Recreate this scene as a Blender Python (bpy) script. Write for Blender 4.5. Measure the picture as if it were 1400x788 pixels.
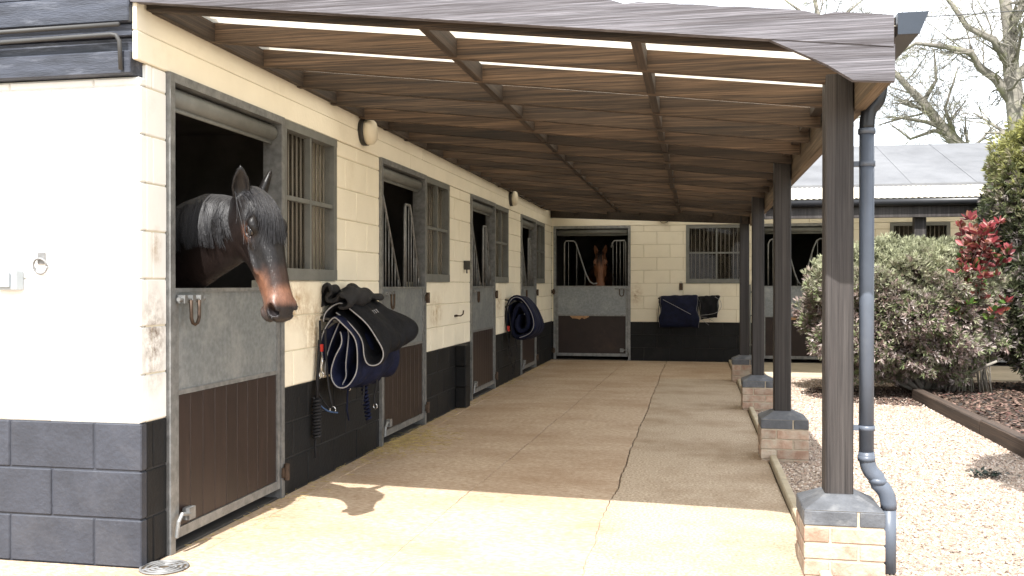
import bpy, bmesh, math, random
import numpy as np
from mathutils import Vector, Matrix
random.seed(7); rng = np.random.default_rng(7)
R = math.radians
S = bpy.context.scene
col = S.collection
for o in list(bpy.data.objects): bpy.data.objects.remove(o)

# ------------------------------------------------------------------ camera
cam_d = bpy.data.cameras.new('camera'); cam = bpy.data.objects.new('camera', cam_d); col.objects.link(cam)
CAM = Vector((2.534, -3.913, 1.321))
cam.location = CAM
cam.rotation_euler = (math.pi/2 - .0033, 0, .1955)
cam_d.sensor_width = 36.0; cam_d.lens = 36.0*1273.9/1400
cam_d.clip_start = .05; cam_d.clip_end = 2000
S.camera = cam
# ------------------------------------------------------------------ world / sun / exposure
SUN = Vector((.05, .77, -1.0)).normalized()
elev = math.asin(-SUN.z)
w = bpy.data.worlds.new('World'); S.world = w; w.use_nodes = True
nt = w.node_tree; nt.nodes.clear()
out = nt.nodes.new('ShaderNodeOutputWorld'); bg = nt.nodes.new('ShaderNodeBackground')
sky = nt.nodes.new('ShaderNodeTexSky'); sky.sky_type = 'NISHITA'; sky.sun_disc = False
sky.sun_elevation = elev; sky.sun_rotation = math.pi; sky.dust_density = 2.0; sky.air_density = 1.0
tc = nt.nodes.new('ShaderNodeTexCoord'); nz = nt.nodes.new('ShaderNodeTexNoise')
nz.inputs['Scale'].default_value = 2.2; nz.inputs['Detail'].default_value = 6; nz.inputs['Roughness'].default_value = .6
mr = nt.nodes.new('ShaderNodeMapRange'); mr.inputs[1].default_value = .35; mr.inputs[2].default_value = .62
mr.inputs[3].default_value = .55; mr.inputs[4].default_value = .97
mx = nt.nodes.new('ShaderNodeMix'); mx.data_type = 'RGBA'
mx.inputs[7].default_value = (9.5, 9.7, 10.0, 1)          # thin bright cloud
nt.links.new(tc.outputs['Generated'], nz.inputs['Vector']); nt.links.new(nz.outputs[0], mr.inputs[0])
nt.links.new(mr.outputs[0], mx.inputs[0]); nt.links.new(sky.outputs[0], mx.inputs[6])
nt.links.new(mx.outputs[2], bg.inputs[0]); nt.links.new(bg.outputs[0], out.inputs[0])
bg.inputs[1].default_value = .125
sd = bpy.data.lights.new('sun', 'SUN'); so = bpy.data.objects.new('sun', sd); col.objects.link(so)
sd.energy = 4.6; sd.angle = R(.53); sd.color = (1, .97, .925)
so.rotation_euler = SUN.to_track_quat('-Z', 'Y').to_euler(); so.location = (0, -20, 25)
S.view_settings.view_transform = 'Standard'; S.view_settings.look = 'None'
S.view_settings.gamma = 1; S.view_settings.exposure = 1.25
S.render.engine = 'CYCLES'

# ------------------------------------------------------------------ materials
def mat(name, c, rough=.8, var=.15, scale=5, bump=.0, bscale=60, metal=0, spec=.4, c2=None, lo=.35, hi=.65,
        stretch=None, detail=5, rnd=0., attr=None, bdist=.01, c3=None, s3=1.3, lo3=.55, hi3=.75, fine=None, stains=None):
    """Principled material: world-space noise between two tones, optional third patchy tone, bump, per-object tone shift."""
    m = bpy.data.materials.new(name); m.use_nodes = True
    n = m.node_tree; N = n.nodes; L = n.links; N.clear()
    o = N.new('ShaderNodeOutputMaterial'); b = N.new('ShaderNodeBsdfPrincipled'); L.new(b.outputs[0], o.inputs[0])
    b.inputs['Roughness'].default_value = rough; b.inputs['Metallic'].default_value = metal
    b.inputs['Specular IOR Level'].default_value = spec
    g = N.new('ShaderNodeNewGeometry'); vec = g.outputs['Position']
    if stretch:
        mp = N.new('ShaderNodeMapping'); mp.inputs['Scale'].default_value = stretch; L.new(vec, mp.inputs[0]); vec = mp.outputs[0]
    oi = None
    if rnd:
        oi = N.new('ShaderNodeObjectInfo')
        ad = N.new('ShaderNodeVectorMath'); ad.operation = 'ADD'
        ml = N.new('ShaderNodeMath'); ml.operation = 'MULTIPLY'; ml.inputs[1].default_value = 37.0
        L.new(oi.outputs['Random'], ml.inputs[0]); L.new(vec, ad.inputs[0]); L.new(ml.outputs[0], ad.inputs[1]); vec = ad.outputs[0]
    t = N.new('ShaderNodeTexNoise'); t.inputs['Scale'].default_value = scale; t.inputs['Detail'].default_value = detail
    t.inputs['Roughness'].default_value = .6; L.new(vec, t.inputs['Vector'])
    r = N.new('ShaderNodeMapRange'); r.inputs[1].default_value = lo; r.inputs[2].default_value = hi; L.new(t.outputs[0], r.inputs[0])
    x = N.new('ShaderNodeMix'); x.data_type = 'RGBA'; L.new(r.outputs[0], x.inputs[0])
    if c2 is None: c2 = tuple(v*(1+var) for v in c); c = tuple(v*(1-var) for v in c)
    x.inputs[6].default_value = (*c, 1); x.inputs[7].default_value = (*c2, 1)
    cur = x.outputs[2]
    if attr:
        a = N.new('ShaderNodeAttribute'); a.attribute_name = attr
        y = N.new('ShaderNodeMix'); y.data_type = 'RGBA'; y.blend_type = 'MULTIPLY'; y.inputs[0].default_value = 1
        L.new(cur, y.inputs[6]); L.new(a.outputs['Color'], y.inputs[7]); cur = y.outputs[2]
    if c3:
        t3 = N.new('ShaderNodeTexNoise'); t3.inputs['Scale'].default_value = s3; t3.inputs['Detail'].default_value = 7; t3.inputs['Roughness'].default_value = .68
        L.new(vec, t3.inputs['Vector'])
        r3 = N.new('ShaderNodeMapRange'); r3.inputs[1].default_value = lo3; r3.inputs[2].default_value = hi3; L.new(t3.outputs[0], r3.inputs[0])
        y = N.new('ShaderNodeMix'); y.data_type = 'RGBA'; L.new(r3.outputs[0], y.inputs[0]); L.new(cur, y.inputs[6])
        y.inputs[7].default_value = (*c3, 1); cur = y.outputs[2]
    if rnd:
        h = N.new('ShaderNodeHueSaturation'); m2 = N.new('ShaderNodeMapRange')
        m2.inputs[3].default_value = 1-rnd; m2.inputs[4].default_value = 1+rnd
        L.new(oi.outputs['Random'], m2.inputs[0]); L.new(m2.outputs[0], h.inputs['Value']); L.new(cur, h.inputs['Color']); cur = h.outputs[0]
    if fine:        # fine straight grain lines
        mf = N.new('ShaderNodeMapping'); mf.inputs['Scale'].default_value = fine; L.new(g.outputs['Position'], mf.inputs[0]); fv = mf.outputs[0]
        if oi:
            af = N.new('ShaderNodeVectorMath'); af.operation = 'ADD'; L.new(fv, af.inputs[0]); L.new(ml.outputs[0], af.inputs[1]); fv = af.outputs[0]
        tf = N.new('ShaderNodeTexNoise'); tf.inputs['Scale'].default_value = 1; tf.inputs['Detail'].default_value = 4; L.new(fv, tf.inputs['Vector'])
        rf_ = N.new('ShaderNodeMapRange'); rf_.inputs[1].default_value = .36; rf_.inputs[2].default_value = .58; rf_.inputs[3].default_value = .72; rf_.inputs[4].default_value = 1.08; L.new(tf.outputs[0], rf_.inputs[0])
        yf = N.new('ShaderNodeVectorMath'); yf.operation = 'SCALE'; L.new(cur, yf.inputs[0]); L.new(rf_.outputs[0], yf.inputs['Scale']); cur = yf.outputs[0]
    for (cx_, rx_, sc_) in (stains or []):      # rub marks where animals lean on the paint
        sb = N.new('ShaderNodeVectorMath'); sb.operation = 'SUBTRACT'; sb.inputs[1].default_value = cx_; L.new(g.outputs['Position'], sb.inputs[0])
        dv_ = N.new('ShaderNodeVectorMath'); dv_.operation = 'DIVIDE'; dv_.inputs[1].default_value = rx_; L.new(sb.outputs[0], dv_.inputs[0])
        ln = N.new('ShaderNodeVectorMath'); ln.operation = 'LENGTH'; L.new(dv_.outputs[0], ln.inputs[0])
        ma = N.new('ShaderNodeMapRange'); ma.inputs[1].default_value = .1; ma.inputs[2].default_value = 1; ma.inputs[3].default_value = 1; ma.inputs[4].default_value = 0; L.new(ln.outputs['Value'], ma.inputs[0])
        ts = N.new('ShaderNodeTexNoise'); ts.inputs['Scale'].default_value = 14; ts.inputs['Detail'].default_value = 8; ts.inputs['Roughness'].default_value = .7; L.new(g.outputs['Position'], ts.inputs['Vector'])
        mb = N.new('ShaderNodeMapRange'); mb.inputs[1].default_value = .38; mb.inputs[2].default_value = .62; L.new(ts.outputs[0], mb.inputs[0])
        mm_ = N.new('ShaderNodeMath'); mm_.operation = 'MULTIPLY'; L.new(ma.outputs[0], mm_.inputs[0]); L.new(mb.outputs[0], mm_.inputs[1])
        ys = N.new('ShaderNodeMix'); ys.data_type = 'RGBA'; L.new(mm_.outputs[0], ys.inputs[0]); L.new(cur, ys.inputs[6]); ys.inputs[7].default_value = (*sc_, 1); cur = ys.outputs[2]
    L.new(cur, b.inputs['Base Color'])
    if bump:
        t2 = N.new('ShaderNodeTexNoise'); t2.inputs['Scale'].default_value = bscale; t2.inputs['Detail'].default_value = 4
        L.new(vec, t2.inputs['Vector'])
        bp = N.new('ShaderNodeBump'); bp.inputs['Strength'].default_value = bump; bp.inputs['Distance'].default_value = bdist
        L.new(t2.outputs[0], bp.inputs['Height']); L.new(bp.outputs[0], b.inputs['Normal'])
    return m
M = {}
ST = [((0,.11,1.06),(.3,.13,.30),(.13,.085,.05)),((0,.13,1.50),(.3,.06,.12),(.45,.38,.30)),((0,1.72,1.20),(.3,.30,.20),(.42,.28,.15)),((0,2.02,1.02),(.3,.28,.30),(.42,.30,.17)),((0,5.0,1.05),(.3,.30,.22),(.45,.34,.20)),((0,8.0,1.1),(.3,.25,.25),(.45,.34,.20)),((.02,3.2,.95),(.3,.14,.3),(.40,.29,.17)),((1.5,12.5,1.15),(.14,.3,.25),(.45,.33,.2))]
M['white'] = mat('white_paint', (.78,.78,.76), .75, .03, 3, .25, 45, c3=(.62,.60,.55), s3=1.6, lo3=.58, hi3=.9, bdist=.006, stains=ST[:2])
M['cream'] = mat('cream_paint', (.82,.765,.63), .7, .035, 2.5, .4, 45, c3=(.64,.57,.43), s3=1.8, lo3=.58, hi3=.92, rnd=.02, bdist=.006, stains=ST[2:])
M['dark'] = mat('dark_paint', (.0075,.008,.009), .6, .3, 4, .45, 40, spec=.25, c3=(.036,.033,.030), s3=2.4, lo3=.56, hi3=.9, rnd=.08, bdist=.007)
M['slate'] = mat('blue_grey_paint', (.034,.038,.050), .6, .2, 4, .55, 42, c3=(.062,.064,.074), s3=2.5, lo3=.55, hi3=.85, rnd=.05, bdist=.008)
M['clad'] = mat('dark_cladding', (.035,.04,.055), .5, .35, 4, .3, 30, stretch=(1,6,6), c3=(.14,.15,.18), s3=3, lo3=.55, hi3=.8)
M['galv'] = mat('galvanised_steel', (.22,.225,.225), .45, .2, 22, .05, 80, metal=.55, c3=(.36,.36,.35), s3=9, lo3=.5, hi3=.8)
M['galvsheet'] = mat('galvanised_sheet', (.24,.26,.27), .42, .16, 30, .04, 90, metal=.5, c3=(.40,.41,.41), s3=5, lo3=.48, hi3=.85)
M['barpaint'] = mat('bar_paint', (.20,.18,.15), .6, .1, 8)
M['frame'] = mat('grey_frame_paint', (.17,.175,.165), .5, .12, 8, .06, 60, metal=.25)
M['brown'] = mat('brown_plank', (.021,.012,.010), .42, .22, 5, .06, 60, stretch=(5,5,.6), c3=(.06,.036,.028), s3=2.2, lo3=.58, hi3=.9, rnd=.1)
M['ply'] = mat('brown_board', (.022,.013,.011), .5, .2, 5, .06, 60, c3=(.05,.03,.022), s3=3)
M['chew'] = mat('bare_wood', (.42,.24,.12), .8, .2, 20, .2, 60)
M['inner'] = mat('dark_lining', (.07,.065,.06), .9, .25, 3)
M['mortar'] = mat('recessed_joint', (.60,.55,.43), .9, .1, 10, .2, 60)
M['mortard'] = mat('recessed_dark_joint', (.035,.034,.034), .8, .2, 10, .2, 60)
M['mortarw'] = mat('recessed_white_joint', (.66,.65,.62), .9, .06, 10, .2, 60)
def wood(name, axis, c, c2, rough=.75, c3=None, bump=.5, rnd=.18, **k):
    st = [110, 110, 110]; st[axis] = 1.8
    return mat(name, c, rough, scale=1.5, c2=c2, stretch=tuple(st), bump=bump, bscale=3.2, bdist=.004, c3=c3, s3=.30, lo3=.44, hi3=.66, rnd=rnd, detail=11, fine=tuple(.45 if i == axis else 150 for i in range(3)), **k)
M['rafter'] = wood('rafter_wood', 0, (.030,.0195,.0130), (.112,.073,.046), c3=(.020,.0148,.0115), rnd=.5, lo=.34, hi=.62)
M['noggin'] = wood('noggin_wood', 1, (.024,.017,.0125), (.07,.047,.031), c3=(.02,.0145,.011))
M['beam'] = wood('beam_wood', 1, (.10,.07,.042), (.24,.175,.11), c3=(.07,.05,.033))
M['fascia'] = wood('weathered_fascia', 0, (.075,.070,.079), (.185,.178,.197), c3=(.04,.034,.036), bump=.9, rnd=.02, lo=.36, hi=.66)
M['post'] = wood('dark_post', 2, (.012,.010,.0095), (.030,.025,.0235), c3=(.055,.048,.045), bump=.5, rough=.6)
M['sleeper'] = wood('sleeper_wood', 1, (.045,.030,.022), (.10,.07,.052), c3=(.03,.024,.02), bump=.8)
M['plastic'] = mat('grey_plastic', (.088,.103,.13), .38, .1, 6, c3=(.13,.145,.165), s3=4, lo3=.55, hi3=.85)
M['black_plastic'] = mat('black_plastic', (.016,.017,.02), .35, .15, 6)
M['gutter_end'] = mat('gutter_reflect', (.022,.03,.043), .4, .1, 6)  # end cap of the black gutter, blue-grey reflection mixed into its colour
M['brick'] = mat('red_brick', (.30,.19,.135), .9, scale=14, c2=(.44,.33,.255), bump=.6, bscale=50, c3=(.38,.36,.29), s3=6, lo3=.46, hi3=.72, rnd=.18)
M['bluebrick'] = mat('blue_brick', (.085,.09,.10), .6, .22, 10, .4, 50, c3=(.2,.2,.2), s3=7, lo3=.52, hi3=.8, rnd=.12)
M['bmortar'] = mat('brick_mortar', (.40,.34,.26), .95, .15, 20, .4, 60)
M['concrete'] = mat('worn_concrete', (.295,.205,.128), .9, scale=26, c2=(.60,.485,.37), bump=1.0, bscale=70, c3=(.25,.148,.078), s3=.9, lo3=.42, hi3=.85, lo=.25, hi=.75, detail=10, bdist=.008, stretch=(1,1.5,1))
M['concrete2'] = mat('aggregate_concrete', (.25,.185,.122), .92, scale=60, c2=(.59,.49,.375), bump=1.0, bscale=95, c3=(.215,.142,.08), s3=1.2, lo3=.46, hi3=.80, lo=.32, hi=.68, detail=8, bdist=.010)
M['joint'] = mat('dirt_joint', (.075,.055,.035), .95, .3, 20, .5, 60)
M['kerb'] = mat('kerb_concrete', (.42,.36,.26), .9, .15, 8, .4, 70, c3=(.26,.21,.13), s3=4, lo3=.5, hi3=.8, rnd=.06)
M['gravel'] = mat('gravel_bed', (.25,.195,.15), .95, scale=75, c2=(.50,.41,.325), bump=1.0, bscale=90, lo=.3, hi=.7, bdist=.02)
M['pebble'] = mat('pebble', (.9,.9,.9), .85, .1, 30, attr='col')
M['soil'] = mat('bark_mulch', (.045,.028,.018), .95, .5, 25, 1.0, 40, c3=(.12,.08,.05), s3=14, bdist=.03)
M['chip'] = mat('bark_chip', (.9,.9,.9), .9, .15, 30, attr='col')
M['earth'] = mat('field_ground', (.10,.12,.05), .95, .3, .4, .5, 8)
M['path'] = mat('path_concrete', (.42,.36,.27), .9, .15, 2, .4, 70)
M['felt'] = mat('roofing_felt', (.112,.115,.122), .9, .12, 2.0, .5, 60, c3=(.165,.168,.175), s3=.8, lo3=.45, hi3=.8)
M['hinge'] = mat('rusty_steel', (.075,.05,.035), .6, .35, 20, metal=.5)
M['lampglass'] = mat('lamp_opal', (.74,.68,.54), .35, .03, 4)
M['lampback'] = mat('lamp_base', (.035,.033,.03), .5, .1, 4)
M['blackrug'] = mat('black_rug', (.0055,.006,.0085), .75, .35, 12, .6, 26, spec=.2, bdist=.012)
M['navyrug'] = mat('navy_rug', (.005,.0075,.026), .75, .35, 12, .6, 24, spec=.2, bdist=.012)
M['piping'] = mat('rug_piping', (.30,.30,.31), .7, .08, 20)
M['strap'] = mat('webbing', (.008,.008,.010), .75, .3, 30, .3, 90)
M['bluestrap'] = mat('blue_webbing', (.03,.06,.13), .7, .2, 30)
M['red'] = mat('red_tag', (.45,.03,.02), .6, .1, 20)
M['chrome'] = mat('chrome', (.62,.62,.62), .22, .05, 8, metal=1)
M['boxgrey'] = mat('switch_grey', (.33,.36,.38), .45, .04, 4)
M['straw'] = mat('straw', (.42,.32,.13), .8, .3, 12)
M['bark'] = mat('tree_bark', (.19,.175,.15), .9, .3, 3, .6, 25, c3=(.24,.25,.13), s3=2, lo3=.5, hi3=.72)
M['cable'] = mat('cable', (.05,.05,.05), .6, .1, 5)
M['iron'] = mat('drain_iron', (.22,.22,.22), .55, .2, 20, metal=.5)
M['eye'] = mat('horse_eye', (.010,.006,.004), .06, .1, 10, spec=.7)
M['coat'] = mat('horse_coat', (.7,.7,.7), .36, scale=18, c2=(1.05,1.05,1.05), bump=.6, bscale=70, attr='col', spec=.30, bdist=.0014, stretch=(2.5,6,1.6), detail=9)
M['coatbay'] = mat('bay_coat', (.15,.062,.030), .5, .2, 6, spec=.4)
M['hair'] = mat('horse_hair', (.011,.0105,.0125), .5, .3, 60, spec=.5)
M['rope'] = mat('white_rope', (.6,.6,.58), .8, .1, 30)
def leafmat(name, a, b, rough=.55):
    m = mat(name, a, rough, scale=2.5, c2=b, attr='col', spec=.3)
    n = m.node_tree; pr = [x for x in n.nodes if x.type == 'BSDF_PRINCIPLED'][0]
    o = [x for x in n.nodes if x.type == 'OUTPUT_MATERIAL'][0]
    tr = n.nodes.new('ShaderNodeBsdfTranslucent'); ms = n.nodes.new('ShaderNodeMixShader'); ms.inputs[0].default_value = .25
    src = pr.inputs['Base Color'].links[0].from_socket
    n.links.new(src, tr.inputs[0]); n.links.new(pr.outputs[0], ms.inputs[1]); n.links.new(tr.outputs[0], ms.inputs[2]); n.links.new(ms.outputs[0], o.inputs[0])
    return m
M['leaf'] = leafmat('foliage', (.85,.85,.85), (1.1,1.1,1.1))
M['redleaf'] = leafmat('glossy_foliage', (.9,.9,.9), (1.1,1.1,1.1), .35)
def sheetmat(nm, tr):
    m = bpy.data.materials.new(nm); m.use_nodes = True; n = m.node_tree; n.nodes.clear()
    o = n.nodes.new('ShaderNodeOutputMaterial'); d = n.nodes.new('ShaderNodeBsdfDiffuse'); t = n.nodes.new('ShaderNodeBsdfTranslucent')
    g = n.nodes.new('ShaderNodeNewGeometry'); z = n.nodes.new('ShaderNodeTexNoise'); z.inputs['Scale'].default_value = 1.7; z.inputs['Detail'].default_value = 6
    n.links.new(g.outputs['Position'], z.inputs['Vector'])
    x = n.nodes.new('ShaderNodeMix'); x.data_type = 'RGBA'; n.links.new(z.outputs[0], x.inputs[0])
    x.inputs[6].default_value = (.62,.56,.44,1); x.inputs[7].default_value = (.86,.82,.72,1)
    n.links.new(x.outputs[2], d.inputs[0]); n.links.new(x.outputs[2], t.inputs[0])
    s = n.nodes.new('ShaderNodeMixShader'); s.inputs[0].default_value = tr
    n.links.new(d.outputs[0], s.inputs[1]); n.links.new(t.outputs[0], s.inputs[2]); n.links.new(s.outputs[0], o.inputs[0])
    return m
M['sheet'] = sheetmat('old_roof_sheet', .26); M['clearsheet'] = sheetmat('translucent_roof_sheet', .52)
def glassmat():
    m = bpy.data.materials.new('dusty_glass'); m.use_nodes = True; n = m.node_tree; n.nodes.clear()
    o = n.nodes.new('ShaderNodeOutputMaterial'); t = n.nodes.new('ShaderNodeBsdfTransparent'); g = n.nodes.new('ShaderNodeBsdfGlossy')
    d = n.nodes.new('ShaderNodeBsdfDiffuse'); d.inputs[0].default_value = (.30,.27,.22,1); g.inputs['Roughness'].default_value = .04
    lw = n.nodes.new('ShaderNodeLayerWeight'); lw.inputs[0].default_value = .5
    pw = n.nodes.new('ShaderNodeMath'); pw.operation = 'POWER'; pw.inputs[1].default_value = 5; n.links.new(lw.outputs['Facing'], pw.inputs[0])
    f = n.nodes.new('ShaderNodeMath'); f.operation = 'MULTIPLY_ADD'; f.inputs[1].default_value = .22; f.inputs[2].default_value = .015; n.links.new(pw.outputs[0], f.inputs[0])
    ge = n.nodes.new('ShaderNodeNewGeometry'); z = n.nodes.new('ShaderNodeTexNoise'); z.inputs['Scale'].default_value = 5
    n.links.new(ge.outputs['Position'], z.inputs['Vector'])
    mr = n.nodes.new('ShaderNodeMapRange'); mr.inputs[3].default_value = .02; mr.inputs[4].default_value = .13; n.links.new(z.outputs[0], mr.inputs[0])
    a = n.nodes.new('ShaderNodeMixShader'); b = n.nodes.new('ShaderNodeMixShader')
    n.links.new(mr.outputs[0], a.inputs[0]); n.links.new(t.outputs[0], a.inputs[1]); n.links.new(d.outputs[0], a.inputs[2])
    n.links.new(f.outputs[0], b.inputs[0]); n.links.new(a.outputs[0], b.inputs[1]); n.links.new(g.outputs[0], b.inputs[2]); n.links.new(b.outputs[0], o.inputs[0])
    return m
M['glass'] = glassmat()

# ------------------------------------------------------------------ mesh helpers
class MB:
    def __init__(s): s.v = []; s.f = []; s.c = []; s.cur = None
    def add(s, vs, fs):
        b = len(s.v); s.v += [tuple(p) for p in vs]; s.f += [tuple(i+b for i in f) for f in fs]
        if s.cur is not None: s.c += [s.cur]*len(vs)
        return s
    def box(s, x0, x1, y0, y1, z0, z1):
        return s.add([(x0,y0,z0),(x1,y0,z0),(x1,y1,z0),(x0,y1,z0),(x0,y0,z1),(x1,y0,z1),(x1,y1,z1),(x0,y1,z1)],
                     [(0,3,2,1),(4,5,6,7),(0,1,5,4),(1,2,6,5),(2,3,7,6),(3,0,4,7)])
    def hexa(s, p):   # 8 corners, same order as box
        return s.add(p, [(0,3,2,1),(4,5,6,7),(0,1,5,4),(1,2,6,5),(2,3,7,6),(3,0,4,7)])
    def tube(s, pts, r, n=8, cap=True, flat=1.0):
        pts = [Vector(p) for p in pts]; rs = r if isinstance(r, (list, tuple)) else [r]*len(pts)
        vs = []; fs = []; up = None
        for i, p in enumerate(pts):
            t = (pts[min(i+1, len(pts)-1)] - pts[max(i-1, 0)])
            t = t.normalized() if t.length > 1e-9 else Vector((0,0,1))
            if up is None:
                up = Vector((0,0,1)) if abs(t.z) < .9 else Vector((1,0,0))
            a = t.cross(up)
            if a.length < 1e-6: a = t.orthogonal()
            a.normalize(); b = a.cross(t).normalized(); up = b
            for k in range(n):
                q = 2*math.pi*k/n; vs.append(p + a*(rs[i]*math.cos(q)) + b*(rs[i]*math.sin(q)*flat))
        for i in range(len(pts)-1):
            for k in range(n):
                fs.append((i*n+k, i*n+(k+1) % n, (i+1)*n+(k+1) % n, (i+1)*n+k))
        if cap: fs.append(tuple(range(n-1, -1, -1))); fs.append(tuple((len(pts)-1)*n+k for k in range(n)))
        return s.add(vs, fs)
    def cyl(s, a, b, r, n=16): return s.tube([a, b], r, n)
    def mesh(s, name, m, smooth=False):
        me = bpy.data.meshes.new(name); me.from_pydata(s.v, [], s.f); me.materials.append(m)
        if smooth: me.polygons.foreach_set('use_smooth', [True]*len(me.polygons))
        if s.c:
            a = me.color_attributes.new('col', 'FLOAT_COLOR', 'POINT')
            a.data.foreach_set('color', np.array([(*c, 1) for c in s.c], 'f').ravel())
        me.update(); return me
    def build(s, name, m, parent=None, smooth=False, bevel=0, loc=None, flip=True):
        me = s.mesh(name, m, smooth)
        bm = bmesh.new(); bm.from_mesh(me)
        if flip: bmesh.ops.recalc_face_normals(bm, faces=bm.faces)
        if bevel: bmesh.ops.bevel(bm, geom=bm.edges[:], offset=bevel, segments=2, affect='EDGES', profile=.6)
        bm.to_mesh(me); bm.free()
        if smooth: me.polygons.foreach_set('use_smooth', [True]*len(me.polygons))
        return link(name, me, parent, loc)
def link(name, me, parent=None, loc=None):
    o = bpy.data.objects.new(name, me); col.objects.link(o)
    if loc is not None: o.location = loc
    if parent is not None: o.parent = parent
    return o
def empty(name, loc=(0,0,0), rz=0):
    o = bpy.data.objects.new(name, None); col.objects.link(o); o.location = loc; o.rotation_euler.z = rz
    o.empty_display_size = .2; return o
def tag(o, label, cat, group=None):
    o['label'] = label; o['category'] = cat
    if group: o['group'] = group
    return o
def struct(o): o['kind'] = 'structure'; return o
def stuff(o, label=None, cat=None):
    o['kind'] = 'stuff'
    if label: o['label'] = label; o['category'] = cat
    return o
def add(p, q): return tuple(a+b for a, b in zip(p, q))
_bc = {}
def bbox_mesh(sx, sy, sz, m, bev, key=''):
    k = (round(sx,3), round(sy,3), round(sz,3), m.name, bev, key)
    if k not in _bc:
        b = MB().box(-sx/2, sx/2, -sy/2, sy/2, -sz/2, sz/2); me = b.mesh('block', m)
        bm = bmesh.new(); bm.from_mesh(me)
        bmesh.ops.bevel(bm, geom=bm.edges[:], offset=bev, segments=1, affect='EDGES'); bm.to_mesh(me); bm.free()
        _bc[k] = me
    return _bc[k]
def piece(name, x0, x1, y0, y1, z0, z1, m, parent, bev=.004):
    return link(name, bbox_mesh(x1-x0, y1-y0, z1-z0, m, bev), parent, ((x0+x1)/2, (y0+y1)/2, (z0+z1)/2))

# ------------------------------------------------------------------ ground
def sheet(name, x0, x1, y0, y1, z, m, th=.0, parent=None):
    b = MB().box(x0, x1, y0, y1, z-.2, z); return b.build(name, m, parent)
struct(sheet('ground', -300, 300, -120, 500, -.06, M['earth']))
yard = struct(sheet('concrete_yard', -9, 3.075, -14, 12.45, -.014, M['joint']))
struct(sheet('gravel_path', 3.075, 14, -14, 10.0, -.010, M['gravel']))
struct(sheet('paved_path', 3.1, 16, 10.004, 12.46, .004, M['path']))
def h1n(i, seed): return (math.sin(i*127.1+seed*311.7)*43758.5453) % 1.0*2-1
def wav(y, a, seed):      # jagged value noise
    t = 0
    for f, g_ in ((.8,1.0),(2.3,.7),(6.1,.5),(15,.35),(37,.3)):
        q = y*f+seed*13; i0 = math.floor(q); u = q-i0; u = u*u*(3-2*u); t += g_*(h1n(i0,seed)*(1-u)+h1n(i0+1,seed)*u)
    return a*t
j1 = lambda y: 2.022 + wav(y, .009, 1.0)
j2 = lambda y: 1.13 + .022*(y-2.6) + wav(y, .006, 2.2) if y > -1 else 1.05 + wav(y, .006, 2.2)
jl = lambda y: .14 + wav(y, .003, 4.0)
def slab(fl, fr, y0, y1, m, gap=.0042, nm='slab'):
    n = max(2, int((y1-y0)/.025)); b = MB(); vs = []; fs = []
    for i in range(n+1):
        y = y0 + (y1-y0)*i/n; k_ = min(1, max(.12, (y-1.2)/1.2))*(1+.6*wav(y, .5, fl(0)+7)); e = max(.0004, gap*k_); c_ = .005*min(1, max(.15, k_))  # gap and chamfer pinched near the front, standing in for sun glare
        vs += [(fl(y)+e, y, -.06), (fl(y)+e, y, -.006), (fl(y)+e+c_, y, 0), (fr(y)-e-c_, y, 0), (fr(y)-e, y, -.006), (fr(y)-e, y, -.06)]
    for i in range(n):
        a = i*6
        for k in range(5): fs.append((a+k, a+k+1, a+7+k, a+6+k))
    fs.append((0,1,2,3,4,5)); fs.append(tuple(n*6+k for k in (5,4,3,2,1,0)))
    return b.add(vs, fs).build(nm, m, yard)
zero = lambda y: .002; kx = lambda y: 3.068
slab(zero, jl, .012, 12.44, M['concrete'])
slab(jl, j2, .012, 6.4, M['concrete'], .003); slab(jl, j2, 6.408, 12.44, M['concrete'], .003)
slab(j2, j1, -1.6, 5.2, M['concrete'], .003); slab(j2, j1, 5.206, 12.44, M['concrete'], .003)
slab(j1, kx, -1.6, 9.4, M['concrete2']); slab(j1, kx, 9.41, 12.44, M['concrete'])
slab(lambda y: -1.4, j2, -1.6, 0, M['concrete']); slab(lambda y: -4.8, lambda y: -1.41, -1.6, -.0, M['concrete'])
slab(lambda y: -4.8, lambda y: -.5, -6, -1.61, M['concrete']); slab(lambda y: -.5, kx, -6, -1.61, M['concrete'])
# kerb stones between the piers
kerb = struct(empty('kerb'))
PY = [.63+2.87*k for k in range(4)]
segs = [(-4.5, .455)] + [(PY[k]+.175, PY[k+1]-.175) for k in range(3)] + [(PY[3]+.18, 12.4)]
for a, b in segs:
    n = max(1, round((b-a)/.91)); st = (b-a)/n
    for i in range(n): piece('kerb_stone', 3.074, 3.124, a+i*st+.003, a+(i+1)*st-.003, -.08, .045+random.uniform(-.004,.004), M['kerb'], kerb, .008)
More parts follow.
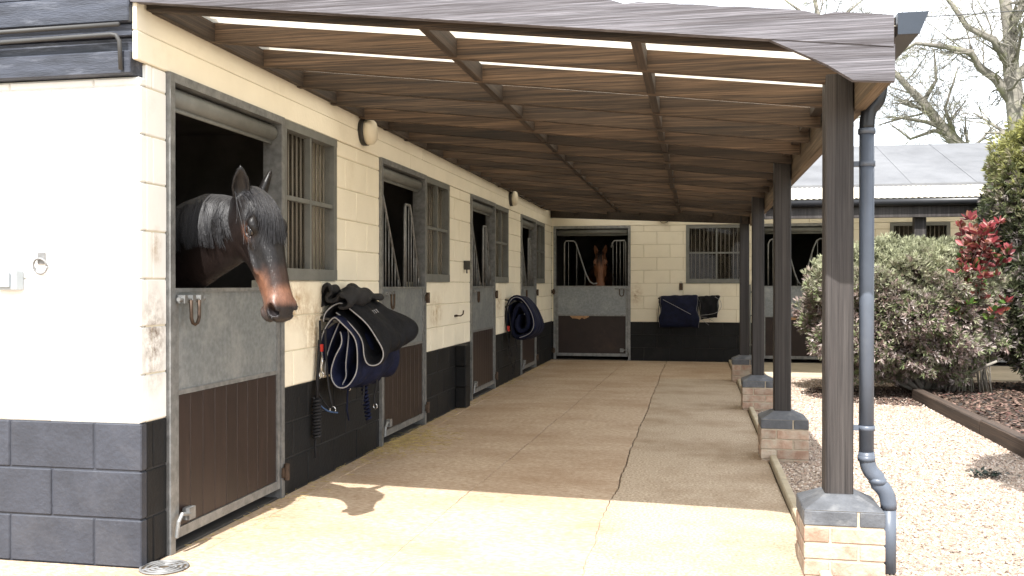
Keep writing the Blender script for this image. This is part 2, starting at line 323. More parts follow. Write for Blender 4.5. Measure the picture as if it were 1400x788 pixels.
# loose pebbles
def pebbles(n, x0, x1, y0, y1, s0, s1, pal, z0, mname, excl=None, flat=.6):
    p = np.empty((n,3)); p[:,0] = rng.uniform(x0,x1,n); p[:,1] = rng.uniform(y0,y1,n); p[:,2] = z0
    if excl is not None: p = p[~excl(p)]
    n = len(p); s = rng.uniform(s0, s1, (n,1,1))*np.array([1,.75,flat])
    base = np.array([(1,0,0),(0,1,0),(-1,0,0),(0,-1,0),(0,0,1),(0,0,-1)], float)[None]
    v = base*s + rng.normal(0,.12,(n,6,3))*s
    a = rng.uniform(0,6.28,n); c, sn = np.cos(a)[:,None], np.sin(a)[:,None]
    tilt = rng.normal(0,.35,(n,1))
    v = np.stack([v[...,0]*c - v[...,1]*sn, v[...,0]*sn + v[...,1]*c, v[...,2] + v[...,0]*tilt], -1)
    v += p[:,None,:]; v[...,2] += s[:,:,2]*.5
    f = np.array([(0,1,4),(1,2,4),(2,3,4),(3,0,4),(1,0,5),(2,1,5),(3,2,5),(0,3,5)])[None] + (np.arange(n)*6)[:,None,None]
    me = bpy.data.meshes.new('pebbles'); me.from_pydata(v.reshape(-1,3).tolist(), [], f.reshape(-1,3).tolist())
    cc = np.array(pal)[rng.integers(0,len(pal),n)]*rng.uniform(.8,1.2,(n,1)); cc = np.repeat(cc[:,None,:],6,1).reshape(-1,3)
    at = me.color_attributes.new('col','FLOAT_COLOR','POINT'); at.data.foreach_set('color', np.c_[cc, np.ones(len(cc))].astype('f').ravel())
    me.materials.append(M[mname]); return me
def ex(p):
    e = np.zeros(len(p), bool)
    for y in PY: e |= (abs(p[:,0]-3.18) < .18) & (abs(p[:,1]-y) < .18)
    return e
gp = [(.47,.375,.30),(.54,.455,.385),(.37,.27,.205),(.60,.52,.45),(.27,.21,.17),(.45,.335,.27),(.20,.16,.135)]
g = stuff(link('gravel', pebbles(46000, 3.14, 5.6, -1.5, 6.0, .006, .014, gp, -.012, 'pebble', ex)), 'loose cream and tan gravel beside the covered walk', 'gravel')
g = stuff(link('gravel', pebbles(16000, 3.14, 7.5, 6.0, 9.9, .007, .015, gp, -.012, 'pebble', ex)), 'loose cream gravel in front of the far stables', 'gravel')
# planting bed
bed = struct(MB().hexa([(5.11,3.0,-.2),(9.5,3.0,-.2),(9.5,9.2,-.2),(5.11,9.2,-.2),(5.11,3.0,.06),(9.5,3.0,.10),(9.5,9.2,.10),(5.11,9.2,.03)]).build('planting_bed', M['soil']))
cp = [(.06,.038,.027),(.10,.07,.05),(.04,.03,.025),(.13,.085,.065),(.03,.025,.022),(.19,.12,.095),(.085,.04,.032)]
stuff(link('bark_mulch', pebbles(9000, 5.14, 8.2, 3.2, 9.1, .012, .035, cp, .062, 'chip', None, .22)), 'dark bark mulch and dead leaves in the bed', 'mulch')
stuff(link('shade_litter', pebbles(5200, 3.75, 5.15, 6.9, 9.0, .010, .026, cp, -.006, 'chip', lambda p: ((p[:,0]-5.0)/1.2)**2+((p[:,1]-8.0)/1.05)**2 > 1, .2)), 'brown leaf litter mostly standing in for shade under the round clipped bush', 'leaf litter')  # dark chips laid mainly to colour in the shade below the bush
sl = tag(empty('sleeper_edging', (5.05,4.5,0)), 'low brown timber sleepers edging the planting bed beside gravel', 'edging')
for i, (y0, y1) in enumerate([(2.6,4.99),(5.0,7.65)]):
    piece('sleeper', -.055, .055, y0-4.5, y1-4.5, -.1, .130-.012*i, M['sleeper'], sl, .012)

# ------------------------------------------------------------------ stable buildings
# frame of a facade: s runs along the wall, d outwards, z up
class Face:
    def __init__(s, kind): s.k = kind
    def p(s, a, d, z): return (d, a, z) if s.k == 'L' else (a, 12.5-d, z)   # L: wall x=0 facing +x ; F: wall y=12.5 facing -y
    def box(s, b, a0, a1, d0, d1, z0, z1):
        if s.k == 'L': return b.box(d0, d1, a0, a1, z0, z1)
        return b.box(a0, a1, 12.5-d1, 12.5-d0, z0, z1)
    def piece(s, name, a0, a1, d0, d1, z0, z1, m, parent, bev=.004):
        if s.k == 'L': return piece(name, d0, d1, a0, a1, z0, z1, m, parent, bev)
        return piece(name, a0, a1, 12.5-d1, 12.5-d0, z0, z1, m, parent, bev)
FL, FF = Face('L'), Face('F')
HT = 2.36; DT = 1.305; BT = .785
def courses(fc, bld, a0, a1, holes, m_up, m_lo, bonds, ztop=HT, d=.0, white_until=None, jm=None, jd=None):
    """running-bond blocks on a facade, cut round the openings; core wall with recessed joints behind them"""
    k = 0; z = 0
    while z < ztop-.02:
        z1 = min(z+.225, ztop); lo = z < .66
        cuts = [(h[0], h[1]) for h in holes if h[2] < z1-.01 and h[3] > z+.01]
        segs = [(a0, a1)]
        for c0, c1 in cuts:
            ns = []
            for s0, s1 in segs:
                if c1 <= s0 or c0 >= s1: ns.append((s0, s1)); continue
                if c0 > s0: ns.append((s0, c0))
                if c1 < s1: ns.append((c1, s1))
            segs = ns
        off = bonds + (.225 if k % 2 else 0)
        for s0, s1 in segs:
            if s1-s0 < .02: continue
            b = MB(); fc.box(b, s0+.001, s1-(.012 if fc.k == 'G' else .001), d-(.048 if fc.k == 'G' else .2), d-.007, z, z1); b.build('wall_core', (jd if lo else jm), bld)
            n = math.floor((s0-off)/.45); cut = [s0]
            q = off + n*.45
            while q < s1:
                if q > s0+.03 and q < s1-.03: cut.append(q)
                q += .45
            cut.append(s1)
            for i in range(len(cut)-1):
                e0 = .0 if i == 0 else .0035; e1 = .0 if i == len(cut)-2 else .0035
                mm = m_lo if lo else m_up
                if white_until is not None and not lo and cut[i] < white_until: mm = M['white']
                fc.piece('block', cut[i]+e0, cut[i+1]-e1, d-.05, d+random.uniform(-.0015,.0015), z+.0035, z1-.0035, mm, bld, .005)
        z = z1; k += 1
def window_unit(fc, bld, a0, a1, z0, z1, nb=9):
    wdw = MB(); f = .055
    fc.box(wdw, a0, a1, -.06, .014, z0, z0+.075); fc.box(wdw, a0, a1, -.06, .014, z1-f, z1)
    fc.box(wdw, a0, a0+f, -.06, .012, z0+.075, z1-f); fc.box(wdw, a1-f, a1, -.06, .012, z0+.075, z1-f)
    am = (a0+a1)/2; zm = (z0+z1)/2+.02
    fc.box(wdw, am-.014, am+.014, -.035, .004, z0+.075, z1-f)
    fc.box(wdw, a0+f, am-.0145, -.034, .002, zm-.014, zm+.014); fc.box(wdw, am+.0145, a1-f, -.034, .002, zm-.014, zm+.014)
    w_ = wdw.build('window', M['frame'], bld)
    for (p0, p1) in ((a0+f, am-.014), (am+.014, a1-f)):
        for (q0, q1) in ((z0+.075, zm-.014), (zm+.014, z1-f)):
            b = MB(); b.add([fc.p(p0,-.022,q0),fc.p(p1,-.022,q0),fc.p(p1,-.022,q1),fc.p(p0,-.022,q1)],[(0,1,2,3)]); b.build('pane', M['glass'], w_)
    n = nb+3
    for i in range(n):
        a = a0+f+(a1-a0-2*f)*(i+.5)/n
        b = MB(); b.tube([fc.p(a,-.055,z0+.07), fc.p(a,-.055,z1-.05)], .006, 6); b.build('bar', M['barpaint'], w_, True)
def door_unit(fc, bld, a0, a1, grille=None, brd=True, detail=True, hinge_far=True):
    fr = MB(); f = .042
    fc.box(fr, a0, a0+f, -.10, .022, 0, HT-.045); fc.box(fr, a1-f, a1, -.10, .022, 0, HT-.045); fc.box(fr, a0, a1, -.10, .024, HT-.045, HT)
    df = fr.build('door_frame', M['galv'], bld)
    # rolled-up weather curtain under the lintel
    rc = MB(); rc.tube([fc.p(a0+f+.01,-.05,HT-.100), fc.p(a1-f-.01,-.05,HT-.100)], .050, 16)
    fc.box(rc, a0+f+.01, a1-f-.01, -.045, -.036, HT-.170, HT-.148)
    rc.build('rolled_curtain', M['frame'], bld, True)
    b0, b1 = a0+f+.006, a1-f-.006; zb = .065
    lf = MB(); e = .036
    fc.box(lf, b0, b0+e, -.035, .014, zb, DT-.02); fc.box(lf, b1-e, b1, -.035, .014, zb, DT-.02)
    fc.box(lf, b0+e, b1-e, -.034, .012, zb, zb+.05); fc.box(lf, b0, b1, -.038, .017, DT-.02, DT)
    fc.box(lf, b0+e, b1-e, -.033, .010, BT-.012, BT+.012)
    dr = lf.build('door', M['galv'], bld)
    b = MB(); fc.box(b, b0+e, b1-e, -.028, .003, BT+.012, DT-.02); b.build('steel_sheet', M['galvsheet'], dr)
    if brd:
        n = 9; wd = (b1-b0-2*e)/n
        for i in range(n): fc.piece('plank', b0+e+i*wd+.0015, b0+e+(i+1)*wd-.0015, -.026, .0045, zb+.05, BT-.012, M['brown'], dr, .003)
        b = MB(); fc.box(b, b0+e, b1-e, -.03, -.012, zb+.05, BT-.012); b.build('backing_board', M['ply'], dr)
    else:
        b = MB(); fc.box(b, b0+e, b1-e, -.026, .0, zb+.05, BT-.012); b.build('backing_board', M['ply'], dr)
        b = MB(); am = a0+.34*(a1-a0); pts = []
        for i in range(9): pts.append((am-.17+.34*i/8, BT-.013-.0-.035*abs(math.sin(i*1.9+a0))-.03*math.sin(math.pi*i/8)))
        vs = [fc.p(a,.0035,BT-.0125) for a, z in pts]+[fc.p(a,.0035,z) for a, z in reversed(pts)]
        vs2 = [fc.p(a,-.004,BT-.0125) for a, z in pts]+[fc.p(a,-.004,z) for a, z in reversed(pts)]
        n = len(vs); b.add(vs+vs2, [tuple(range(n)), tuple(range(2*n-1, n-1, -1))]+[(i,(i+1)%n,n+(i+1)%n,n+i) for i in range(n)])
        b.build('chewed_patch', M['chew'], dr)
    # bolt and hanging loop near the top, kick bolt, hinges
    hs = a0 if fc.k == 'L' else a1; sg = 1 if fc.k == 'L' else -1
    bl = MB(); bl.tube([fc.p(hs+sg*.03,.045,DT-.055), fc.p(hs+sg*.27,.045,DT-.055)], .011, 8)
    for q in (.075,.15,.225): fc.box(bl, hs+sg*q-.014, hs+sg*q+.014, .014, .062, DT-.075, DT-.035)
    bl.build('bolt', M['galv'], dr)
    lp = MB(); lp.tube([fc.p(hs+sg*(.15+q),.066,DT-.06-dz) for q, dz in ((-.038,0),(-.038,.05),(-.036,.09),(-.022,.115),(0,.122),(.022,.115),(.036,.09),(.038,.05),(.038,0))], .009, 6)
    lp.build('bolt_loop', M['hinge'], dr, True)
    kb = MB(); kb.tube([fc.p(hs+sg*.02,.04,.085), fc.p(hs+sg*.03,.045,.16), fc.p(hs+sg*.06,.045,.19), fc.p(hs+sg*.13,.045,.175)], .010, 8); fc.box(kb, hs+sg*.15-.03, hs+sg*.15+.03, .012, .05, .145, .205)
    kb.build('kick_bolt', M['galv'], dr)
    hh = a1 if fc.k == 'L' else a0
    for z in (.16, 1.20):
        h = MB(); h.cyl(fc.p(hh-sg*.005,.038,z-.05), fc.p(hh-sg*.005,.038,z+.05), .018, 10); fc.box(h, hh-.05, hh+.03, .023, .034, z-.03, z+.03)
        h.build('hinge', M['hinge'], dr)
    if grille: grille(fc, dr, a0, a1)
def tri_rods(b, fc, pts_top, base, d, n, r=.006):
    """rods between a rail polyline pts_top (a,z) and the base line"""
    xs = [p[0] for p in pts_top]
    for i in range(n):
        a = min(xs)+(max(xs)-min(xs))*(i+.5)/n
        zz = None
        for (p, q) in zip(pts_top[:-1], pts_top[1:]):
            lo, hi = sorted((p, q))
            if lo[0] <= a <= hi[0] and hi[0] > lo[0]:
                z = lo[1]+(hi[1]-lo[1])*(a-lo[0])/(hi[0]-lo[0]); zz = z if zz is None else max(zz, z)
        if zz and zz > base+.05: b.tube([fc.p(a,d,base), fc.p(a,d,zz)], r, 6)
def grille_v(fc, dr, a0, a1):
    W = a1-a0
    for side in (0, 1):
        f = (lambda q: a0+q*W) if side == 0 else (lambda q: a1-q*W)
        rail = [(f(.10),DT), (f(.10),2.02), (f(.12),2.08), (f(.15),2.10), (f(.26),2.10), (f(.30),2.07), (f(.34),1.95), (f(.43),1.52), (f(.47),1.38), (f(.50),1.33)]
        if side: rail = rail[:-2]+[(f(.46),1.36)]
        b = MB(); b.tube([fc.p(a,-.02,z) for a, z in rail], .013, 8)
        tri_rods(b, fc, rail[2:], DT, -.02, 5)
        b.build('grille', M['galv'], dr, True)
def grille_u(fc, dr, a0, a1):
    W = a1-a0
    for rail in ([(a0+.14*W,DT),(a0+.14*W,2.06),(a0+.16*W,2.10),(a0+.26*W,2.10),(a0+.29*W,2.06),(a0+.42*W,1.52),(a0+.47*W,1.38),(a0+.52*W,1.34),(a0+.57*W,1.35)],
                 [(a0+.75*W,1.98),(a0+.765*W,2.06),(a0+.79*W,2.10),(a0+.92*W,2.10),(a0+.935*W,2.07),(a0+.94*W,DT)]):
        b = MB(); b.tube([fc.p(a,-.02,z) for a, z in rail], .013, 8); tri_rods(b, fc, rail[1:] if rail[0][1] == DT else rail[:-1], DT, -.02, 4); b.build('grille', M['galv'], dr, True)
def grille_split(fc, dr, a0, a1):
    W = a1-a0
    railA = [(a0+.06*W,DT), (a0+.07*W,2.05), (a0+.09*W,2.09), (a0+.12*W,2.04), (a0+.46*W,DT+.01)]
    railB = [(a0+.56*W,DT), (a0+.575*W,2.0), (a0+.59*W,2.04), (a0+.69*W,2.04), (a0+.71*W,2.0), (a0+.93*W,DT+.01)]
    for rl in (railA, railB):
        b = MB(); b.tube([fc.p(a,-.02,z) for a, z in rl], .013, 8); tri_rods(b, fc, rl[1:], DT, -.02, 6); b.build('grille', M['galv'], dr, True)
    
lb = tag(empty('stable_building'), 'long cream and black block stable with four half doors and dark clad gable', 'stable')
P0, PER, DW, WW = .216, 3.103, 1.28, .885
holes = []
for k in range(4):
    a = P0+k*PER; holes += [(a, a+DW, 0, HT), (a+DW, a+DW+WW, 1.35, HT)]
courses(FL, lb, .0505, 12.5, holes, M['cream'], M['dark'], .1, white_until=.18, jm=M['mortar'], jd=M['mortard'])
# gable wall (faces the camera): plane y=0
class Gable:
    k = 'G'
    def box(s, b, a0, a1, d0, d1, z0, z1): return b.box(a0, a1, -d1, -d0, z0, z1)
    def piece(s, name, a0, a1, d0, d1, z0, z1, m, parent, bev=.004): return piece(name, a0, a1, -d1, -d0, z0, z1, m, parent, bev)
GB = Gable()
courses(GB, lb, -1.8, 0.0, [], M['white'], M['slate'], -.245, ztop=2.29, jm=M['mortarw'], jd=M['slate'])
b = MB(); b.box(-4.2, -1.8, .001, .2, 0, 2.29); b.build('gable_wall', M['white'], lb)
# lintel boards along the yard side
for i in range(3):
    y0 = -.035+i*4.18; y1 = y0+4.176
    piece('lintel_board', -.02, .006, y0, y1, HT+.002, 2.495, M['cream'], lb, .004)
    piece('lintel_board', -.02, .002, y0+.4*(i>0), min(y1+.4, 12.49), 2.498, 2.655, M['cream'], lb, .004)
# gable cladding boards and the roof behind
cl = [(2.295,2.40,.02),(2.402,2.47,-.02),(2.472,2.53,.0),(2.532,2.655,.03),(2.658,2.82,.02),(2.823,2.99,.02)]
for z0, z1, d in cl: piece('cladding_board', -4.2, -.022, -.03-d, .1, z0, z1, M['clad'], lb, .005)
b = MB(); b.box(-4.2, -.03, .02, .12, 2.29, 3.0); b.build('gable_backing', M['clad'], lb)
b = MB(); 
b.add([(-4.2,.02,3.0),(-.03,.02,3.0),(-2.1,.02,3.75),(-4.2,.12,3.0),(-.03,.12,3.0),(-2.1,.12,3.75)],[(0,1,2),(3,5,4),(0,3,4,1),(1,4,5,2),(2,5,3,0)]); b.build('gable_peak', M['clad'], lb)
for s_ in (-1, 1):
    xe = .06 if s_ > 0 else -4.3; ze = 2.90
    b = MB().hexa([(xe,-.1,ze),(-2.1,-.1,3.79),(-2.1,12.4,3.79),(xe,12.4,ze),(xe,-.1,ze+.05),(-2.1,-.1,3.84),(-2.1,12.4,3.84),(xe,12.4,ze+.05)]); b.build('roof', M['felt'], lb)
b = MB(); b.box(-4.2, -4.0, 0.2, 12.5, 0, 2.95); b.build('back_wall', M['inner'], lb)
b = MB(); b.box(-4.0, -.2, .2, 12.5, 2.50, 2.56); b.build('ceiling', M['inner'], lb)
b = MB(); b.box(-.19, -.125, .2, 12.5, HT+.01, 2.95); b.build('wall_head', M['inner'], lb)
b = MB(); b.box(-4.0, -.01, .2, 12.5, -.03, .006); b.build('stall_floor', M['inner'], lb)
for k in range(4):
    y = P0+k*PER+2.62
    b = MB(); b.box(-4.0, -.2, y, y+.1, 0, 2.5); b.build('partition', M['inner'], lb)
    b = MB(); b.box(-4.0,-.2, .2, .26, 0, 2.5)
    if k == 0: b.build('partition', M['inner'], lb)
for k in range(4):
    a = P0+k*PER
    door_unit(FL, lb, a, a+DW, None if k == 0 else grille_split)
    window_unit(FL, lb, a+DW+.002, a+DW+WW, 1.352, HT-.003)
# conduits, ring, switch, straps on the gable
cd = MB(); cd.tube([(-1.8,-.075,2.50),(-.06,-.075,2.515)], .011, 8); cd.tube([(-1.8,-.075,2.448),(-.10,-.075,2.470),(-.075,-.075,2.465),(-.062,-.07,2.44),(-.06,-.062,2.31)], .010, 8)
tag(cd.build('conduit', M['cable'], None, True), 'thin black electrical conduits clipped along the dark gable boards', 'conduit')
tr = empty('tie_ring', (-.517, 0, 1.44)); tag(tr, 'metal tie ring fixed to the white gable wall', 'ring')
MB().box(-.02,.02,-.012,0,-.02,.035).build('plate', M['iron'], tr, bevel=.003)
MB().tube([(.036*math.cos(t),-.016-.006*math.sin(t),-.03+.036*math.sin(t)) for t in [2*math.pi*i/20 for i in range(21)]], .0055, 6).build('ring', M['iron'], tr, True)
sw = empty('switch_box', (-.68, 0, 1.345)); tag(sw, 'light grey weatherproof switch box on the white gable wall', 'switch')
MB().box(-.075,.065,-.055,.0,-.048,.048).build('case', M['boxgrey'], sw, bevel=.008); MB().box(-.06,.035,-.066,-.056,-.034,.034).build('rocker', M['boxgrey'], sw, bevel=.004)

fb = tag(empty('stable_building', (0,0,0)), 'cream and black block stable at the end with grey felt roof', 'stable')
fholes = [(.04,1.40,0,HT), (2.356,3.389,1.35,HT), (3.60,4.92,0,HT), (5.69,6.62,1.35,HT), (7.2,8.5,0,HT)]
courses(FF, fb, .002, 9.0, fholes, M['cream'], M['dark'], .28, jm=M['mortar'], jd=M['mortard'])
piece('lintel_board', .002, 4.4, 12.494, 12.62, HT+.002, 2.62, M['cream'], fb); piece('lintel_board', 4.404, 9.0, 12.494, 12.62, HT+.002, 2.62, M['cream'], fb)
door_unit(FF, fb, .04, 1.40, grille_u, brd=False); door_unit(FF, fb, 3.60, 4.92, grille_v, brd=False); door_unit(FF, fb, 7.2, 8.5, grille_v)
window_unit(FF, fb, 2.356, 3.389, 1.352, HT-.003, 10); window_unit(FF, fb, 5.69, 6.62, 1.352, HT-.003, 9)
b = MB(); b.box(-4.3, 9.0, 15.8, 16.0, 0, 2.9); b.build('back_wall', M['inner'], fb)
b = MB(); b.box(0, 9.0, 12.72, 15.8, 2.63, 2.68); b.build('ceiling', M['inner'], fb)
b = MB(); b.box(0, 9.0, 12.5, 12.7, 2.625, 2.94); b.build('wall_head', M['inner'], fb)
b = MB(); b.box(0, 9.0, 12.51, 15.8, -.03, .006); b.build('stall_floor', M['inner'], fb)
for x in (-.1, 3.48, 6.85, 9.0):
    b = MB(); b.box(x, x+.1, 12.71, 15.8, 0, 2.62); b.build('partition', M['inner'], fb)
b = MB().hexa([(-4.5,12.4,2.93),(9.6,12.4,2.93),(9.6,15.6,4.02),(-4.5,15.6,4.02),(-4.5,12.4,2.99),(9.6,12.4,2.99),(9.6,15.6,4.08),(-4.5,15.6,4.08)]); rf = b.build('roof', M['felt'], fb)
for i in range(14):
    x = -4+i*1.0
    MB().hexa([(x,12.4,2.991),(x+.06,12.4,2.991),(x+.06,15.6,4.081),(x,15.6,4.081),(x,12.4,2.997),(x+.06,12.4,2.997),(x+.06,15.6,4.087),(x,15.6,4.087)]).build('felt_lap', M['felt'], rf)
b = MB().hexa([(-4.5,18.6,2.93),(9.6,18.6,2.93),(9.6,15.62,4.02),(-4.5,15.62,4.02),(-4.5,18.6,2.99),(9.6,18.6,2.99),(9.6,15.62,4.08),(-4.5,15.62,4.08)]); b.build('roof', M['felt'], fb)
# overhang of the end building: fascia, gutter, posts, rafters, white corrugated sheets
SL = .14; fz = lambda y: 2.33+SL*(y-9.0)      # rafter underside
for x0, x1 in ((3.33,6.3),(6.304,9.6)): piece('fascia_board', x0, x1, 8.985, 9.03, 2.20, 2.44, M['post'], fb)
g = MB(); g.tube([(3.44,8.93,2.40),(9.6,8.93,2.40)], .055, 12); g.build('gutter', M['black_plastic'], fb, True)
for x in (5.41, 8.3): piece('post', x-.075, x+.075, 9.10, 9.22, 0, 2.33, M['post'], fb, .008)
x = .4
while x < 9.4:
    yv = 9.04 if x > 3.3 else 12.42 - x*(3.3/3.24)+.05
    if yv < 12.3: MB().hexa([(x,yv,fz(yv)),(x+.045,yv,fz(yv)),(x+.045,12.49,fz(12.49)),(x,12.49,fz(12.49)),(x,yv,fz(yv)+.12),(x+.045,yv,fz(yv)+.12),(x+.045,12.49,fz(12.49)+.12),(x,12.49,fz(12.49)+.12)]).build('rafter', M['noggin'], fb)
    x += .57
def corr(fn_lo, fn_hi, s0, s1, swap, zf, name, parent, m='sheet'):
    """corrugated sheet: wave along s, straight along the slope from fn_lo(s) to fn_hi(s)"""
    n = int((s1-s0)/.0127); vs = []; fs = []
    for i in range(n+1):
        s_ = s0+(s1-s0)*i/n; wv = .009*math.sin(s_*2*math.pi/.076)
        for q in (fn_lo(s_), fn_hi(s_)):
            vs.append((q, s_, zf(q)+wv) if swap else (s_, q, zf(q)+wv))
    for i in range(n): fs.append((2*i, 2*i+1, 2*i+3, 2*i+2))
    return MB().add(vs, fs).build(name, M[m], parent, True)
i = 0
while .0+i*.76 < 9.5:
    s0 = i*.76; s1 = s0+.80
    lo = lambda s_: 8.88 if s_ > 3.36 else 12.42 - s_*(3.3/3.24)-.18
    corr(lo, lambda s_: 12.44, s0+.005, s1, False, lambda y: fz(y)+.135+.003*(i % 2), 'corrugated_sheet', fb); i += 1

# ------------------------------------------------------------------ covered walk (canopy)
cn = tag(empty('canopy', (0,0,0)), 'brown timber lean-to canopy on dark posts over the concrete walk', 'canopy')
zb = lambda x: 2.60-.112*x
RD = .102
def slope_beam(name, y0, y1, x0, x1, m, dz0=0, dz1=RD, parent=cn):
    return MB().hexa([(x0,y0,zb(x0)+dz0),(x1,y0,zb(x1)+dz0),(x1,y1,zb(x1)+dz0),(x0,y1,zb(x0)+dz0),(x0,y0,zb(x0)+dz1),(x1,y0,zb(x1)+dz1),(x1,y1,zb(x1)+dz1),(x0,y1,zb(x0)+dz1)]).build(name, m, parent, bevel=.004)
# front fascia with ragged weathered top edge
nf = 60; vs = []; fs = []
for i in range(nf+1):
    x = -.02+3.31*i/nf; rag = random.uniform(-.003,.002) - (.014 if i in (27,41,55) else 0)
    for (y, d) in ((-.05,0),(-.05,1),(-.008,1),(-.008,0)):
        vs.append((x, y, zb(x)+.022 + (.122+rag if d else 0)))
for i in range(nf):
    a = i*4
    for k in range(4): fs.append((a+k, a+(k+1)%4, a+4+(k+1)%4, a+4+k))
fs += [(0,1,2,3), (nf*4+3,nf*4+2,nf*4+1,nf*4)]
MB().add(vs, fs).build('fascia_board', M['fascia'], cn)
MB().add([(x,y,z) for y in (-.046,-.012) for x, z in [(2.80,2.315),(3.295,2.262),(3.295,2.118),(3.14,2.128),(3.04,2.195)]],
         [(0,1,2,3,4),(9,8,7,6,5)]+[(i,(i+1)%5,5+(i+1)%5,5+i) for i in range(5)]).build('gusset_board', M['fascia'], cn)
ry = [.05]; y = .60
while y < 12.2: ry.append(y); y += .56
for y in ry:
    xe = 3.236 if y < 9.0 else max(.2, 3.24*(12.42-y)/3.3-.05)
    slope_beam('rafter', y-.0235, y+.0235, .012, xe, M['rafter'], random.uniform(-.012,.006), RD)
prev = -.03
for i, y in enumerate(ry):
    if i == 0: prev = y; continue
    for xn in (1.35, 2.29):
        if xn < (3.236 if y < 9.0 else 3.24*(12.42-y)/3.3-.3):
            j = random.uniform(-.012,.012)
            slope_beam('noggin', prev+.0222, y-.0222, xn-.022+j, xn+.023+j, M['noggin'], .004, RD-.006)
    slope_beam('noggin', prev+.0222, y-.0222, .0125, .06, M['noggin'], .0, RD-.004)
    if y < 8.8 and i: slope_beam('noggin', prev+.0222, y-.0222, 3.175, 3.225, M['noggin'], .05, RD-.004)
    prev = y
# outer beam, side board, valley rafter
for y0, y1 in ((-.006,3.5),(3.504,6.37),(6.374,9.15)): piece('beam', 3.243, 3.30, y0, y1, 2.125, 2.355, M['beam'], cn, .006)
vx = [(3.24,9.12),(0.02,12.40)]; dv = Vector((3.24-.02, 9.12-12.40, 0)).normalized(); nv = Vector((-dv.y, dv.x, 0))*.03
p = []
for dz in (-.09, RD-.01):
    for q, s_ in ((vx[1],-1),(vx[0],-1),(vx[0],1),(vx[1],1)): p.append((q[0]+nv.x*s_, q[1]+nv.y*s_, zb(q[0])+dz))
MB().hexa(p).build('valley_beam', M['noggin'], cn)
piece('post', 3.115, 3.24, .57, .69, .345, 2.29, M['post'], cn, .007)
for k in (1, 2, 3): piece('post', 3.115, 3.24, PY[k]-.06, PY[k]+.06, .345, 2.345, M['post'], cn, .007)
i = 0
while -.004+i*.76 < 12.3:
    s0 = -.004+i*.76; s1 = min(s0+.80, 12.38)
    hi = lambda s_: 3.34 if s_ < 9.0 else max(.1, 3.24*(12.42-s_)/3.3+.16)
    corr(lambda s_: .01, hi, s0, s1, True, lambda x: zb(x)+RD+.014+.003*(i % 2), 'corrugated_sheet', cn, 'clearsheet' if i < 3 else 'sheet'); i += 1
# gutter along the eaves
gt = MB(); prof = [(3.305,2.385),(3.305,2.30),(3.385,2.30),(3.42,2.385),(3.414,2.385),(3.381,2.305),(3.310,2.305),(3.310,2.385)]
vs = [(x,y,z) for y in (-.04,9.0) for x, z in prof]; n = len(prof)
gt.add(vs, [(i,(i+1)%n,n+(i+1)%n,n+i) for i in range(n)]); go = gt.build('gutter', M['black_plastic'], cn)
MB().add([(x,y,z) for y in (-.046,-.038) for x, z in prof[:4]], [(0,1,2,3),(7,6,5,4),(0,4,5,1),(1,5,6,2),(2,6,7,3),(3,7,4,0)]).build('end_cap', M['gutter_end'], go)
piece('side_board', 3.3015, 3.304, -.0, 9.0, 2.17, 2.38, M['noggin'], cn, .0005)
# brick piers
plabels = ['brick pier under the canopy post that stands beside the grey downpipe', 'second brick pier along the kerb counted from the downpipe', 'third brick pier along the kerb counted from the downpipe', 'brick pier at the far end of the kerb by the end stable']
for k, y in enumerate(PY):
    pr = tag(empty('brick_pier', (3.1835, y, 0)), plabels[k], 'pier', 'brick piers under the canopy posts')
    sc = 1.05; h = .165*sc
    MB().box(-h+.006, h-.006, -h+.006, h-.006, -.1, .308).build('mortar_core', M['bmortar'], pr)
    for c in range(-1, 4):
        z0 = .015+c*.075; m = M['bluebrick'] if c == 3 else M['brick']
        z1 = z0+.066
        L_, H_ = .2175*sc, .1025*sc; Wd = 2*h
        br = [(-h,-h+L_,-h,-h+H_), (h-H_,h,-h,-h+L_), (h-L_,h,h-H_,h), (-h,-h+H_,h-L_,h)]
        for (x0,x1,y0,y1) in br:
            if c % 2 == 0 and c != 3: x0, x1 = -x1, -x0
            piece('brick', x0+.0, x1-.0, y0, y1, z0, z1, m, pr, .004)
    t = .075
    MB().hexa([(-h,-h,.308),(h,-h,.308),(h,h,.308),(-h,h,.308),(-t,-t,.362),(t,-t,.362),(t,t,.362),(-t,t,.362)]).build('sloped_cap', M['bluebrick'], pr, bevel=.004)
# downpipe
dp = tag(empty('downpipe', (3.31,.63,0)), 'grey plastic downpipe with a double bend beside the sunlit canopy post', 'downpipe')
def bend(a, b, c, n=6):
    a, b, c = Vector(a), Vector(b), Vector(c); return [(a*(1-t)**2+b*2*t*(1-t)+c*t*t) for t in [i/n for i in range(n+1)]]
x0, x1 = -.005, .093
up = bend((.055,0,2.30),(.055,0,2.18),(.03,0,2.155))+bend((.015,0,2.14),(x0,0,2.12),(x0,0,2.03))
MB().tube([(p.x,p.y,p.z) for p in up], .034, 14).build('swan_neck', M['black_plastic'], dp, True)
MB().tube([(x0,0,2.03),(x0,0,.53)], .0335, 16).build('pipe', M['plastic'], dp, True)
lo = bend((x0,0,.55),(x0,0,.46),(x0+.045,0,.435))+bend((x1-.045,0,.40),(x1,0,.375),(x1,0,.29))
MB().tube([(p.x,p.y,p.z) for p in lo], .036, 16).build('offset_bend', M['plastic'], dp, True)
MB().tube([(x1,0,.30),(x1,0,.0)], .0335, 16).build('shoe_pipe', M['plastic'], dp, True)
for z, r in ((.52,.0395),(2.03,.0395),(1.88,.038),(.66,.038)): MB().tube([(x0,0,z-.012),(x0,0,z+.012)], r, 16).build('collar', M['plastic'], dp, True)
MB().tube([(x0+.05,0,.43),(x1-.05,0,.405)], .040, 16).build('collar', M['plastic'], dp, True)
